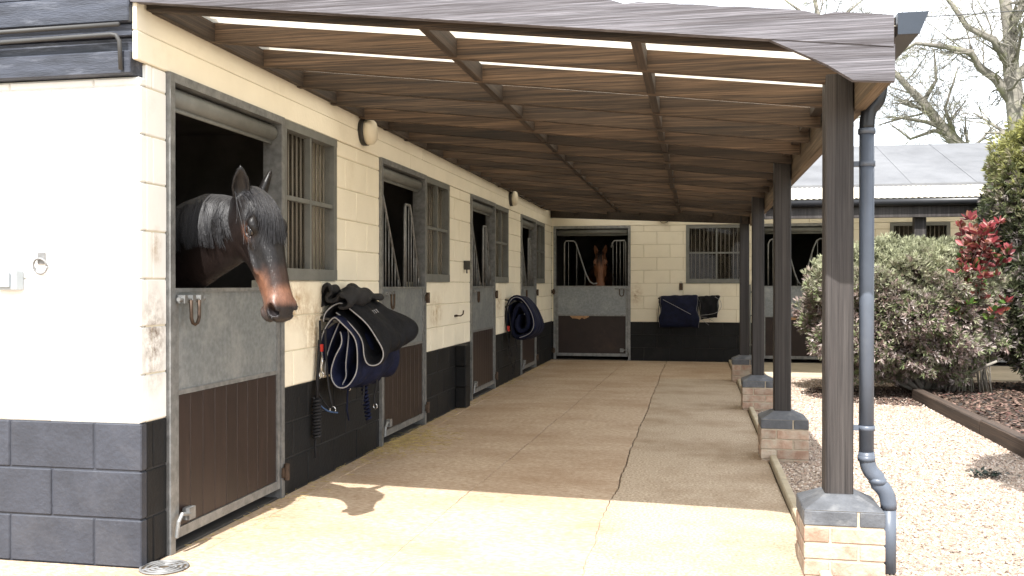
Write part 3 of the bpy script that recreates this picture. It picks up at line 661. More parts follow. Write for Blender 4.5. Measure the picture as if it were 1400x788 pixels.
for z in (1.88,.66): MB().box(-.068,x0-.03,-.012,.012,z-.012,z+.012).build('bracket', M['plastic'], dp)

# ------------------------------------------------------------------ wall fittings
def bulkhead(fc, a, z, label):
    p = fc.p(a, 0, z); e = tag(empty('bulkhead_lamp', p), label, 'lamp')
    def q(d): v = fc.p(0, d, 0); return (v[0], (v[1] if fc.k == 'L' else v[1]-12.5), 0)
    MB().tube([q(.004), q(.045)], .105, 24).build('base', M['lampback'], e, True)
    MB().tube([q(.045), q(.085), q(.105), q(.115)], [.10,.098,.08,.03], 24).build('cover', M['lampglass'], e, True)
bulkhead(FL, 2.92, 2.50, 'round bulkhead lamp on the cream lintel nearest the black bay horse')
bulkhead(FL, 8.73, 2.515, 'round bulkhead lamp high on the long wall above the navy rug')
bulkhead(FF, 1.98, 2.50, 'round bulkhead lamp above the end wall beside the brown horse')
bx = tag(empty('junction_box', (0,6.15,1.54)), 'small black box on the cream wall between two stable doors', 'box')
MB().box(.001,.06,-.035,.035,-.05,.05).build('case', M['lampback'], bx, bevel=.006); MB().tube([(.03,0,-.05),(.03,0,-.09)], .008, 6).build('gland', M['lampback'], bx)
hk = tag(empty('wall_hook', (0,5.76,.99)), 'rusty bracket hook on the cream wall above the black skirting', 'hook')
MB().box(.001,.012,-.05,.05,-.012,.012).build('plate', M['hinge'], hk, bevel=.003); MB().tube([(.01,0,0),(.06,0,.0),(.085,0,.02),(.09,0,.06)], .008, 6).build('hook', M['hinge'], hk, True)
pl = tag(empty('pilaster', (.0,5.86,0)), 'short black block pilaster against the wall between stable doors', 'pilaster')
for i in range(3): piece('block', .003, .115, -.10, .10, .225*i+.003, .225*i+.222, M['dark'], pl, .006)
bxs = tag(empty('door_latch_box', (2.27,12.5,1.29)), 'small brass padlock hasp on the end wall beneath the barred window', 'hasp')
MB().box(-.03,.03,-.03,-.001,-.06,.06).build('hasp', M['hinge'], bxs, bevel=.005); MB().tube([(-.015,-.02,.05),(-.015,-.03,.085),(.015,-.03,.085),(.015,-.02,.05)], .005, 6).build('shackle', M['galv'], bxs, True)
vp = tag(empty('wall_pipe', (3.43,12.47,0)), 'thin grey vertical pipe on the end wall beside the barred window', 'pipe')
MB().tube([(0,0,.0),(0,0,1.33)], .016, 10).build('pipe', M['frame'], vp, True)
for z in (.3,.8,1.2): MB().box(-.025,.025,-.022,.028,z-.012,z+.012).build('clip', M['frame'], vp)
dg = tag(empty('drain_cover', (.10,.03,0)), 'round iron drain grate set in concrete at the gable corner', 'drain')
MB().tube([(0,0,-.01),(0,0,.004)], .11, 28).build('plate', M['joint'], dg)
for r in (.105,.08,.055,.03): MB().tube([(r*math.cos(t),r*math.sin(t),.006) for t in [2*math.pi*i/32 for i in range(33)]], .007, 6, flat=.7).build('ring', M['iron'], dg, True)
for a in range(4): MB().tube([(.03*math.cos(a*1.57+.4),.03*math.sin(a*1.57+.4),.006),(.105*math.cos(a*1.57+.8),.105*math.sin(a*1.57+.8),.006)], .006, 6).build('spoke', M['iron'], dg)
stw = MB()
for i in range(520):
    x = abs(random.gauss(.14,.18)); y = random.gauss(3.55,.38); a = random.uniform(0,6.28); l = random.uniform(.03,.10)
    stw.tube([(x,y,.004),(x+l*.5*math.cos(a),y+l*.5*math.sin(a),.008),(x+l*math.cos(a+.2),y+l*math.sin(a+.2),.004)], .0016, 3)
for i in range(420):
    x = abs(random.gauss(.04,.09)); y = random.uniform(.4,12); a = random.uniform(0,6.28); l = random.uniform(.02,.07)
    stw.tube([(x,y,.004),(x+l*math.cos(a),y+l*math.sin(a),.006)], .0016, 3)
stuff(stw.build('straw', M['straw']), 'loose wisps of straw along the foot of the stable wall', 'straw')

# ------------------------------------------------------------------ rugs
def smooth_loop(pts, n=48):
    P_ = [Vector((p[0], p[1])) for p in pts]; m = len(P_); o = []
    for i in range(m):
        a, b, c, d = P_[i-1], P_[i], P_[(i+1) % m], P_[(i+2) % m]
        for k in range(max(2, n//m)):
            t = k/max(2, n//m); o.append(.5*((2*b)+(c-a)*t+(2*a-5*b+4*c-d)*t*t+(3*b-a-3*c+d)*t**3))
    return o
def smooth_path(pts, n=64):
    P_ = [Vector((p[0], p[1])) for p in pts]; o = []; m = len(P_); st = max(3, n//(m-1))
    for i in range(m-1):
        a = P_[max(i-1,0)]; b = P_[i]; c = P_[i+1]; d = P_[min(i+2,m-1)]
        for k in range(st):
            t = k/st; o.append(.5*((2*b)+(c-a)*t+(2*a-5*b+4*c-d)*t*t+(3*b-a-3*c+d)*t**3))
    o.append(P_[-1]); return o
def rug(name, label, path0, path1, s0, s1, m, fr, th=.019, wob=.014, pip=True, group=None, quilt=.004):
    """folded rug: a thick cloth ribbon following an (out,z) path over the rail, swept along the rail from s0 to s1"""
    A = smooth_path(path0); B = smooth_path(path1); n = len(A); ns = 40; ph = random.uniform(0,6); vs = []; fs = []; edge = []
    def pos(i, t):
        p = A[i].lerp(B[i], t); f = i/(n-1)
        sag = wob*(math.sin(t*5.1+f*7+ph)+.6*math.sin(t*11.3-f*13+ph*2)+.45*math.sin(t*23+f*19+ph*3))
        return p, sag
    lens = [0.]
    for i in range(1, n): lens.append(lens[-1]+(A[i]-A[i-1]).length)
    for j in range(ns+1):
        t = j/ns; e_ = min(1, min(t, 1-t)*14+.45); row = []
        C_ = []
        for i in range(n):
            p, sg = pos(i, t); C_.append((p, sg))
        for i in range(n):
            a = C_[max(i-1,0)][0]; b = C_[min(i+1,n-1)][0]; tg = (b-a).normalized(); nm = Vector((-tg.y, tg.x)); p, sg = C_[i]
            q = lens[i]/.11; u = (t*(s1-s0))/.11
            ql = quilt*(max(0, abs(math.sin((q+u)*math.pi*.5))**.35)*max(0, abs(math.sin((q-u)*math.pi*.5))**.35)) if quilt else 0
            h = th*.5*e_*(1.0 if 1 < i < n-2 else .5)+ql
            c = p+nm*sg; off = .018*math.sin(lens[i]*9+ph)+.012*math.sin(lens[i]*23+ph)
            row.append((fr(s0+(s1-s0)*t+off*(1 if t < .5 else -1)*(1-min(1,min(t,1-t)*4)), max(.006, c.x+nm.x*h), c.y+nm.y*h), fr(s0+(s1-s0)*t+off*(1 if t < .5 else -1)*(1-min(1,min(t,1-t)*4)), max(.004, c.x-nm.x*h), c.y-nm.y*h)))
        loop = [r_[0] for r_ in row]+[r_[1] for r_ in reversed(row)]; vs += loop
        if j in (0, ns): edge.append([tuple((Vector(r_[0])+Vector(r_[1]))/2) for r_ in row])
    k2 = 2*n
    for j in range(ns):
        for i in range(k2): fs.append((j*k2+i, j*k2+(i+1) % k2, (j+1)*k2+(i+1) % k2, (j+1)*k2+i))
    for j in (0, ns):
        for i in range(n-1): fs.append((j*k2+i, j*k2+i+1, j*k2+k2-2-i, j*k2+k2-1-i))
    mid = sum(A, Vector((0,0)))/n
    e = tag(empty(name, fr((s0+s1)/2, mid.x, mid.y-.2)), label, 'rug', group)
    MB().add([tuple(Vector(v)-e.location) for v in vs], fs).build('blanket', m, e, True)
    if pip:
        for ed in edge: MB().tube([tuple(Vector(v)-e.location) for v in ed[:int(len(ed)*pip)]], .0045, 6).build('piping', M['piping'], e, True)
    return e
frL = lambda s_, o_, z: (o_, s_, z)
frF = lambda s_, o_, z: (s_, 12.5-o_, z)
def rack(fc, a0, a1, z, dd, label):
    e = tag(empty('rug_rail', fc.p((a0+a1)/2, 0, z)), label, 'rail'); L0 = e.location
    b = MB(); b.tube([tuple(Vector(fc.p(a0,dd,z))-L0), tuple(Vector(fc.p(a1,dd,z))-L0)], .014, 10); b.build('rail', M['lampback'], e, True)
    for a in (a0+.03, a1-.03):
        b = MB(); b.tube([tuple(Vector(fc.p(a,.002,z-.08))-L0), tuple(Vector(fc.p(a,dd,z))-L0)], .010, 8); b.tube([tuple(Vector(fc.p(a,.002,z+.02))-L0), tuple(Vector(fc.p(a,dd,z))-L0)], .010, 8); b.build('bracket', M['lampback'], e, True)
    return e
rack(FL, 2.08, 2.80, 1.075, .115, 'black wall rail carrying the pile of rugs by the window')
nav0 = [(.018,.80),(.022,.92),(.05,1.03),(.115,1.105),(.19,1.05),(.26,.95),(.285,.84),(.27,.72),(.215,.645),(.15,.645),(.105,.72),(.115,.82),(.15,.92),(.135,1.0)]
nav1 = [(.02,.84),(.03,.94),(.06,1.04),(.13,1.12),(.23,1.06),(.32,.96),(.365,.85),(.355,.73),(.30,.65),(.22,.645),(.17,.72),(.17,.82),(.20,.92),(.18,1.0)]
rug('horse_rug', 'navy quilted rug with pale piping folded lowest on the near rail', nav0, nav1, 2.10, 2.74, M['navyrug'], frL)
ind = [(.02,.70),(.03,.86),(.07,.99),(.115,1.06),(.155,.99),(.175,.88),(.165,.76),(.175,.68),(.14,.60)]
rug('horse_rug', 'dark blue lining rug hanging straight inside the folded navy rug', ind, [(a+.05,z-.01) for a, z in ind], 2.16, 2.70, M['navyrug'], frL, th=.016, wob=.010, pip=True)
bk0 = [(.02,1.07),(.04,1.14),(.10,1.195),(.165,1.19),(.275,1.085),(.385,.965),(.435,.87),(.415,.805),(.355,.79),(.305,.84),(.255,.94),(.175,1.055),(.10,1.13)]
bk1 = [(.03,1.10),(.05,1.17),(.12,1.225),(.20,1.22),(.32,1.15),(.44,1.07),(.495,1.0),(.48,.94),(.42,.915),(.365,.95),(.31,1.02),(.22,1.10),(.13,1.16)]
e = rug('horse_rug', 'black quilted rug with pale piping draped over the navy rug', bk0, bk1, 2.13, 2.68, M['blackrug'], frL)
lt_ = MB()      # small pale woven lettering on the flap
for i in range(6):
    y = 2.30+.022*i; x = .262+.006*i; z = 1.128+.004*i
    lt_.tube([(x,y,z),(x+.022,y+.002,z-.022)], .003, 4); 
    if i % 2: lt_.tube([(x,y,z),(x+.004,y+.016,z-.003)], .0028, 4)
lo_ = lt_.build('lettering', M['piping'], None); lo_.parent = e; lo_.location = -e.location
tp0 = [(.03,1.18),(.012,1.25),(.05,1.315),(.085,1.27),(.06,1.225),(.11,1.22),(.15,1.275),(.205,1.245),(.20,1.20),(.14,1.205)]
tp1 = [(.04,1.20),(.02,1.25),(.06,1.285),(.10,1.27),(.09,1.235),(.14,1.235),(.20,1.265),(.27,1.245),(.28,1.215),(.20,1.215)]
rug('folded_sheet', 'crumpled black waterproof sheet bundled on top of the rug pile', tp0, tp1, 2.09, 2.58, M['strap'], frL, th=.03, wob=.020, pip=False, quilt=0)
def strap_tube(pts, r=.011, n=6, flat=.4, m='strap', parent=None, name='strap'):
    P_ = [Vector(p) for p in pts]; o = []
    for i in range(len(P_)-1):
        a = P_[max(i-1,0)]; b = P_[i]; c = P_[i+1]; d = P_[min(i+2, len(P_)-1)]
        for k in range(5):
            t = k/5; o.append(.5*((2*b)+(c-a)*t+(2*a-5*b+4*c-d)*t*t+(3*b-a-3*c+d)*t**3))
    o.append(P_[-1]); return MB().tube(o, r, n, flat=flat).build(name, M[m], parent, True)
def spiral(a, b, r, turns, n=None):
    a, b = Vector(a), Vector(b); n = n or turns*8; d = (b-a); u = d.orthogonal().normalized(); v_ = d.normalized().cross(u)
    return [a+d*(i/n)+u*r*math.cos(i/n*turns*6.283)+v_*r*math.sin(i/n*turns*6.283) for i in range(n+1)]
hc = tag(empty('head_collar', (.03,2.06,1.0)), 'black webbing head collar with steel clip hanging beside the navy rug', 'head collar')
o_ = Vector((.03,2.06,1.0)); rel = lambda pts: [tuple(Vector(p)-o_) for p in pts]
strap_tube(rel([(.03,2.03,1.08),(.035,2.02,.90),(.03,2.00,.70),(.03,1.98,.52),(.04,1.99,.40)]), .017, parent=hc)
strap_tube(rel([(.06,2.05,1.02),(.07,2.04,.85),(.085,2.04,.66),(.11,2.05,.50)]), .014, parent=hc)
strap_tube(rel([(.03,2.0,.52),(.09,2.02,.47),(.15,2.05,.455)]), .014, m='bluestrap', parent=hc, name='noseband')
strap_tube(rel([(.03,1.99,.60),(.08,2.03,.50),(.11,2.05,.49)]), .012, m='strap', parent=hc)
MB().box(.002,.022,-.05,-.02,-.13,-.08).build('tag', M['red'], hc, bevel=.003)
MB().tube(rel([(.055+.016*math.cos(t),1.995,.715+.02*math.sin(t)) for t in [6.283*i/16 for i in range(17)]]), .004, 6).build('clip', M['chrome'], hc, True)
MB().tube(rel([(.055,1.995,.735),(.05,2.0,.77),(.06,2.0,.80),(.055,2.0,.83)]), .006, 6).build('clip', M['chrome'], hc, True)
MB().tube(rel([(.115+.02*math.cos(t),2.045,.475+.022*math.sin(t)) for t in [6.283*i/16 for i in range(17)]]), .004, 6).build('ring', M['chrome'], hc, True)
ss = tag(empty('surcingle', (.2,2.4,.6)), 'pair of dark surcingle straps hanging under the folded navy rug', 'strap'); o_ = Vector((.2,2.4,.6))
strap_tube(rel([(.26,2.52,.70),(.265,2.51,.60),(.25,2.50,.52),(.26,2.49,.45)]), .016, parent=ss); strap_tube(rel([(.22,2.36,.68),(.225,2.35,.58),(.215,2.34,.47)]), .014, parent=ss)
MB().tube(rel([(.26+.014*math.cos(t),2.49,.445+.018*math.sin(t)) for t in [6.283*i/14 for i in range(15)]]), .0035, 6).build('buckle', M['chrome'], ss, True)
lr = tag(empty('lead_rope', (.03,1.99,.6)), 'coiled black lead rope hanging lowest beside the near rugs', 'rope'); o_ = Vector((.03,1.99,.6))
MB().tube(rel(spiral((.035,1.965,.56),(.035,1.96,.30),.022,12)), .010, 6).build('coil', M['strap'], lr, True)
MB().tube(rel([(.035,1.965,.56),(.03,1.98,.70),(.03,2.02,.95)]), .009, 6).build('rope', M['strap'], lr, True); MB().tube(rel([(.03,1.96,.32),(.02,1.97,.24),(.03,1.96,.16)]), .008, 6).build('tail', M['strap'], lr, True)
lr2 = tag(empty('lead_rope', (.15,2.3,.6)), 'dark blue lead rope with clip hanging below the navy rug', 'rope'); o_ = Vector((.15,2.3,.6))
MB().tube(rel(spiral((.20,2.42,.60),(.23,2.43,.36),.018,9)), .009, 6).build('coil', M['navyrug'], lr2, True)
MB().tube(rel([(.14,2.28,.66),(.13,2.28,.55),(.13,2.27,.44),(.14,2.28,.37)]), .011, 6, flat=.5).build('strap', M['navyrug'], lr2, True)
MB().tube(rel([(.14+.012*math.cos(t),2.28,.60+.022*math.sin(t)) for t in [6.283*i/16 for i in range(17)]]), .0035, 6).build('clip', M['chrome'], lr2, True)
MB().tube(rel([(.18,2.40,.68),(.20,2.42,.60)]), .009, 6).build('rope', M['navyrug'], lr2, True)
# second rail along the long wall
rack(FL, 8.36, 8.92, 1.10, .13, 'black wall rail carrying the single navy rug down the walk')
r20 = [(.02,.72),(.025,.90),(.06,1.06),(.13,1.145),(.22,1.13),(.32,1.02),(.385,.88),(.405,.77),(.36,.68),(.27,.63),(.17,.61),(.10,.66),(.09,.80),(.13,.96),(.20,1.05),(.27,.98),(.31,.85),(.29,.74),(.20,.70),(.16,.80),(.20,.92)]
rug('horse_rug', 'navy rug with one pale piping line on the long wall by the farthest door', r20, [(a+.01,z-.02) for a, z in r20], 8.40, 8.92, M['navyrug'], frL, th=.055, wob=.006, pip=.5)
hc2 = tag(empty('head_collar', (.05,8.38,.6)), 'dark head collar with red tag dangling under the single navy rug', 'head collar'); o_ = Vector((.05,8.38,.6))
for pts in ([(.03,8.37,1.02),(.03,8.36,.8),(.06,8.36,.55),(.10,8.38,.35)],[(.05,8.38,1.0),(.09,8.37,.7),(.05,8.37,.42),(.12,8.38,.2)],[(.14,8.42,.62),(.16,8.40,.4),(.13,8.40,.22),(.10,8.40,.12)]): strap_tube(rel(pts), .016, parent=hc2)
MB().box(-.02,.02,-.03,.0,.10,.17).build('tag', M['red'], hc2, bevel=.004)
# rail on the end wall
rack(FF, 1.88, 2.90, 1.09, .13, 'rug rail on the end wall beneath the barred window')
r30 = [(.02,.62),(.022,.85),(.05,1.04),(.13,1.13),(.205,1.07),(.235,.92),(.24,.76),(.225,.64),(.19,.60)]
e = rug('horse_rug', 'navy rug with a pale diagonal strap hung on the end wall', r30, r30, 1.92, 2.56, M['navyrug'], frF, wob=.006)
MB().tube([tuple(Vector(p)-e.location) for p in ((1.97,12.262,1.07),(2.20,12.240,.95),(2.44,12.238,.82))], .007, 6, flat=.6).build('diagonal_strap', M['piping'], e, True)
r31 = [(.02,.76),(.022,.92),(.05,1.04),(.13,1.12),(.18,1.05),(.195,.95),(.195,.85),(.185,.77),(.16,.73)]
e = rug('horse_rug', 'black rug with pale curved edging beside the navy one on the end wall', r31, [(a*.97,z*.9+.12) for a, z in r31], 2.585, 2.90, M['blackrug'], frF, wob=.006)
for pts in ([(2.84,12.31,1.12),(2.93,12.29,1.05),(2.94,12.28,.93),(2.84,12.28,.84),(2.58,12.28,.80)],[(2.58,12.27,.78),(2.70,12.27,.76),(2.82,12.28,.70)],[(2.58,12.27,.77),(2.66,12.27,.70),(2.74,12.28,.64)]):
    strap_tube([tuple(Vector(p)-e.location) for p in pts], .008, m='piping', parent=e, name='edging')
hc3 = tag(empty('head_collar', (2.0,12.4,.6)), 'black head collar straps dangling below the end wall rug', 'head collar'); o_ = Vector((2.0,12.4,.6))
for pts in ([(1.90,12.40,.98),(1.88,12.40,.80),(1.87,12.40,.52),(1.95,12.40,.36),(2.06,12.40,.30)],[(1.95,12.38,.60),(1.98,12.38,.45),(2.08,12.38,.30)],[(2.12,12.38,.58),(2.18,12.36,.40),(2.26,12.36,.28)]): strap_tube(rel(pts), .014, parent=hc3)

# ------------------------------------------------------------------ horse (implicit surface -> one continuous mesh)
def tab(xs, ys, n=240):
    xs, ys = np.array(xs, float), np.array(ys, float); g_ = np.linspace(xs[0], xs[-1], n); v_ = np.interp(g_, xs, ys)
    kk = np.exp(-np.linspace(-2.2,2.2,19)**2); kk /= kk.sum(); v_ = np.convolve(np.pad(v_, 9, 'edge'), kk, 'valid')
    return lambda q: np.interp(q, g_, v_)
sT = [-.07,-.02,.04,.10,.18,.27,.36,.44,.51,.57,.61,.64]
h_top = tab(sT, [-.02,.035,.072,.092,.104,.098,.088,.079,.073,.067,.054,.02])
h_bot = tab(sT, [-.11,-.15,-.178,-.188,-.176,-.145,-.115,-.095,-.086,-.084,-.068,-.02])
h_wid = tab(sT, [.045,.070,.092,.107,.107,.092,.078,.069,.068,.074,.070,.038])
nT = [-.1,.0,.15,.3,.5,.75,1.05]
n_top = tab(nT, [.09,.135,.215,.275,.300,.30,.30]); n_bot = tab(nT, [-.10,-.13,-.155,-.165,-.185,-.28,-.43]); n_wid = tab(nT, [.05,.065,.078,.088,.105,.15,.21])
HD, HN = np.array([.36,-.933]), np.array([.933,.36]); HP = np.array([0.,1.80])
ND, NN = np.array([-.958,-.286]), np.array([-.286,.958]); NP = np.array([-.03,1.655])
def head_sn(u, z): return (u-HP[0])*HD[0]+(z-HP[1])*HD[1], (u-HP[0])*HN[0]+(z-HP[1])*HN[1]
def neck_sn(u, z): return (u-NP[0])*ND[0]+(z-NP[1])*ND[1], (u-NP[0])*NN[0]+(z-NP[1])*NN[1]
def head_pt(s_, n_, v_): return np.array([HP[0]+s_*HD[0]+n_*HN[0], v_, HP[1]+s_*HD[1]+n_*HN[1]])
def smin(a, b, k): h = np.clip(.5+.5*(b-a)/k, 0, 1); return b*(1-h)+a*h-k*h*(1-h)
def smax(a, b, k): return -smin(-a, -b, k)
def ell(U, V, Z, c, r): 
    q = np.sqrt(((U-c[0])/r[0])**2+((V-c[1])/r[1])**2+((Z-c[2])/r[2])**2); return (q-1)*min(r)
def horse_sdf(U, V, Z):
    s_, n_ = head_sn(U, Z); V = np.abs(V)
    t_, b_, w_ = h_top(s_), h_bot(s_), h_wid(s_)
    c_, a_ = (t_+b_)/2, (t_-b_)/2; q = (n_-c_)/a_
    taper = 1-.42*np.clip((.25-q)/1.25, 0, 1)**1.3 - .16*np.clip((q-.35)/.65,0,1)**2
    ww = V/(w_*taper); d = ((np.abs(q)**2.5+ww**2.5)**.4-1)*np.minimum(a_, w_)
    d = np.maximum(d, np.maximum(-.07-s_, s_-.642))
    # cheek, brow, crest
    def eh(s0, n0, v0, rs, rn, rv): q_ = np.sqrt(((s_-s0)/rs)**2+((n_-n0)/rn)**2+((V-v0)/rv)**2); return (q_-1)*min(rs, rn, rv)
    d = smin(d, eh(.135,-.085,.045,.105,.090,.036), .03)
    d = smin(d, eh(.165,.062,.088,.052,.024,.028), .018)
    d = smin(d, eh(.230,.016,.092,.040,.014,.020), .014)
    d = smin(d, eh(.31,-.012,.080,.10,.013,.018), .012)
    d = smax(d, -eh(.105,.058,.105,.036,.024,.020), .02)          # temple hollow
    d = smax(d, -eh(.40,.040,.105,.09,.022,.032), .025)           # hollow beside the nose bone
    d = smax(d, -eh(.32,-.075,.095,.08,.022,.026), .02)
    d = smax(d, -eh(.202,.036,.116,.027,.020,.030), .006)         # eye socket
    d = smin(d, eh(.588,.020,.058,.040,.034,.022), .018)          # nostril rim
    d = smin(d, eh(.615,-.008,.0,.038,.042,.062), .02)            # upper lip
    d = smin(d, eh(.580,-.088,.0,.046,.026,.046), .016)           # lower lip and chin
    d = smax(d, -eh(.600,.020,.064,.033,.022,.044), .005)         # nostril
    slit = np.maximum(np.abs(n_+.060+.10*(s_-.6))-.0035, .535-s_); d = smax(d, -slit, .006)
    # ears
    e0 = np.array([-.015,.058,1.785]); e1 = np.array([.030,.094,1.955]); ax = e1-e0; L_ = np.linalg.norm(ax); ax /= L_
    fw = np.array([.72,.66,.0]); fw -= ax*fw.dot(ax); fw /= np.linalg.norm(fw); sd_ = np.cross(ax, fw)
    rx, ry_, rz = U-e0[0], V-e0[1], Z-e0[2]
    ta = (rx*ax[0]+ry_*ax[1]+rz*ax[2])/L_; f_ = rx*fw[0]+ry_*fw[1]+rz*fw[2]; g_ = rx*sd_[0]+ry_*sd_[1]+rz*sd_[2]
    er = tab([-.15,0,.15,.35,.6,.8,.93,1.0], [.026,.030,.040,.046,.039,.024,.011,.002])(np.clip(ta,-.15,1.0))
    ear = np.maximum(np.sqrt((f_/.62)**2+g_**2)-er, np.maximum(-.15-ta, ta-1)*L_)
    hol = np.maximum(np.sqrt(((f_-.020)/.70)**2+g_**2)-er*.82, (.06-ta)*L_)
    ear = smax(ear, -hol, .006)
    d = smin(d, ear, .016)
    # neck
    s2, n2 = neck_sn(U, Z); t_, b_, w_ = n_top(s2), n_bot(s2), n_wid(s2); c_, a_ = (t_+b_)/2, (t_-b_)/2; q = (n2-c_)/a_
    tp = 1-.45*np.clip(q,0,1)**1.5-.2*np.clip(-q,0,1)**2
    nk = ((np.abs(q)**2.2+(V/(w_*tp))**2.2)**(1/2.2)-1)*np.minimum(a_, w_); nk = np.maximum(nk, np.maximum(-.05-s2, s2-1.0))
    d = smin(d, nk, .045)
    body = smin(ell(U,V,Z,(-1.75,0,1.22),(.85,.31,.35)), ell(U,V,Z,(-1.12,0,1.20),(.36,.23,.38)), .15)
    body = smin(body, ell(U,V,Z,(-2.35,0,1.30),(.42,.28,.36)), .15)
    d = smin(d, body, .12)
    def cone(p, q_, r0, r1):
        p, q_ = np.array(p), np.array(q_); ba = q_-p; h = np.clip(((U-p[0])*ba[0]+(V-p[1])*ba[1]+(Z-p[2])*ba[2])/ba.dot(ba), 0, 1)
        return np.sqrt((U-p[0]-h*ba[0])**2+(V-p[1]-h*ba[1])**2+(Z-p[2]-h*ba[2])**2)-(r0+(r1-r0)*h)
    for pts in ([(-1.08,.15,1.05,.11),(-1.08,.14,.60,.062),(-1.08,.14,.50,.06),(-1.08,.14,.19,.042),(-1.03,.14,.105,.055)],
                [(-2.35,.16,1.15,.17),(-2.22,.16,.82,.10),(-2.52,.15,.56,.062),(-2.46,.15,.19,.045),(-2.42,.15,.105,.055)]):
        for a, b in zip(pts[:-1], pts[1:]): d = smin(d, cone(a[:3], b[:3], a[3], b[3]), .03)
    return d
def axis(lo, f0, f1, hi, fine, coarse):
    a = list(np.arange(f0, f1, fine)); x = f0; st = fine; pre = []
    while x > lo: st = min(coarse, st*1.25); x -= st; pre.append(x)
    x = a[-1]; st = fine; post = []
    while x < hi: st = min(coarse, st*1.25); x += st; post.append(x)
    return np.array(pre[::-1]+a+post)
def surface_nets(D, X, Y, Z):
    s_ = D < 0; nx, ny, nz = D.shape
    acc = np.zeros((nx-1, ny-1, nz-1, 3), 'f'); cnt = np.zeros((nx-1, ny-1, nz-1), 'f')
    ax = [X, Y, Z]
    for d in range(3):
        sl0 = [slice(None)]*3; sl1 = [slice(None)]*3; sl0[d] = slice(0,-1); sl1[d] = slice(1,None)
        a, b = D[tuple(sl0)], D[tuple(sl1)]; ch = (a < 0) != (b < 0); idx = np.argwhere(ch)
        t = a[ch]/(a[ch]-b[ch]); pos = np.stack([ax[k][idx[:,k]] for k in range(3)], -1)
        pos[:,d] += t*(ax[d][idx[:,d]+1]-ax[d][idx[:,d]])
        o1, o2 = [k for k in range(3) if k != d]
        for i in (0,-1):
            for j in (0,-1):
                q = idx.copy(); q[:,o1] += i; q[:,o2] += j
                ok = (q >= 0).all(1) & (q[:,0] < nx-1) & (q[:,1] < ny-1) & (q[:,2] < nz-1); qq = q[ok]
                np.add.at(acc, (qq[:,0],qq[:,1],qq[:,2]), pos[ok]); np.add.at(cnt, (qq[:,0],qq[:,1],qq[:,2]), 1)
    m = cnt > 0; ids = -np.ones(cnt.shape, int); ids[m] = np.arange(m.sum()); V_ = acc[m]/cnt[m][:,None]; F_ = []
    for d in range(3):
        sl0 = [slice(None)]*3; sl1 = [slice(None)]*3; sl0[d] = slice(0,-1); sl1[d] = slice(1,None)
        a, b = D[tuple(sl0)], D[tuple(sl1)]; ch = (a < 0) != (b < 0); idx = np.argwhere(ch); neg = (a < 0)[ch]
        o1, o2 = (d+1) % 3, (d+2) % 3
        ok = (idx[:,o1] > 0) & (idx[:,o2] > 0) & (idx[:,o1] < D.shape[o1]-1) & (idx[:,o2] < D.shape[o2]-1); idx = idx[ok]; neg = neg[ok]
        def g_(i, j): q = idx.copy(); q[:,o1] += i; q[:,o2] += j; return ids[q[:,0],q[:,1],q[:,2]]
        f = np.stack([g_(-1,-1), g_(0,-1), g_(0,0), g_(-1,0)], -1); f[~neg] = f[~neg][:,::-1]; F_.append(f)
    return V_, np.concatenate(F_)
ua = axis(-2.9, -.17, .36, .42, .006, .03); va = axis(0, .0, .150, .42, .006, .025); va = np.concatenate([-va[:0:-1], va]); za = axis(-.03, 1.13, 2.0, 2.04, .006, .03)
half = len(va)//2
Uh, Vh, Zh = np.meshgrid(ua.astype('f'), va[half:].astype('f'), za.astype('f'), indexing='ij')
Dh = horse_sdf(Uh, Vh, Zh); D = np.concatenate([Dh[:, :0:-1], Dh], 1)
HV, HF = surface_nets(D, ua, va, za)
hme = bpy.data.meshes.new('horse_body'); hme.from_pydata(HV.tolist(), [], HF.tolist()); hme.polygons.foreach_set('use_smooth', [True]*len(hme.polygons))
bm = bmesh.new(); bm.from_mesh(hme)
for _ in range(2): bmesh.ops.smooth_vert(bm, verts=[v for v in bm.verts if v.co.x > -.22], factor=.35, use_axis_x=True, use_axis_y=True, use_axis_z=True)
bm.to_mesh(hme); bm.free()
co = np.empty(len(hme.vertices)*3, 'f'); hme.vertices.foreach_get('co', co); co = co.reshape(-1,3)
s_, n_ = head_sn(co[:,0], co[:,2]); av = np.abs(co[:,1]); sm = lambda a, b, x: np.clip((x-a)/(b-a), 0, 1)**2*(3-2*np.clip((x-a)/(b-a), 0, 1))
jit = .5+.5*np.sin(co[:,0]*61+co[:,2]*47)*np.sin(co[:,1]*83+co[:,2]*29)
colr = np.tile(np.array([.0075,.0062,.0062]), (len(co),1))
def blend(c, f): 
    global colr
    colr = colr*(1-f[:,None])+np.array(c)*f[:,None]
blend((.020,.0135,.012), sm(.0,.2,s_)*sm(.02,-.06,n_)*.7)
tan = sm(.37,.46,s_+.03*jit)*sm(.615,.555,s_)*sm(-.01,.0,s_)*(1-sm(.25,.9,(n_+.01)/.075)*sm(.53,.47,s_)*.85)
blend((.17,.078,.046), tan*.9)
blend((.17,.085,.058), sm(.50,.545,s_)*sm(.60,.565,s_)*sm(-.02,.03,n_)*.65)
blend((.17,.125,.10), sm(.47,.53,s_)*sm(.60,.56,s_)*sm(-.0,-.04,n_)*.5)
blend((.16,.062,.03), np.exp(-(((s_-.20)/.035)**2+((n_-.012)/.02)**2))*.9*sm(.05,.07,av))
blend((.014,.012,.013), np.clip(np.exp(-(((s_-.604)/.040)**2+((n_-.018)/.034)**2+((av-.070)/.035)**2))*1.5,0,1))
blend((.020,.017,.018), sm(.592,.615,s_)*.9); blend((.03,.026,.026), sm(-.058,-.072,n_)*sm(.50,.56,s_)*.8)
at = hme.color_attributes.new('col','FLOAT_COLOR','POINT'); at.data.foreach_set('color', np.c_[colr, np.ones(len(colr))].astype('f').ravel())
hme.materials.append(M['coat'])
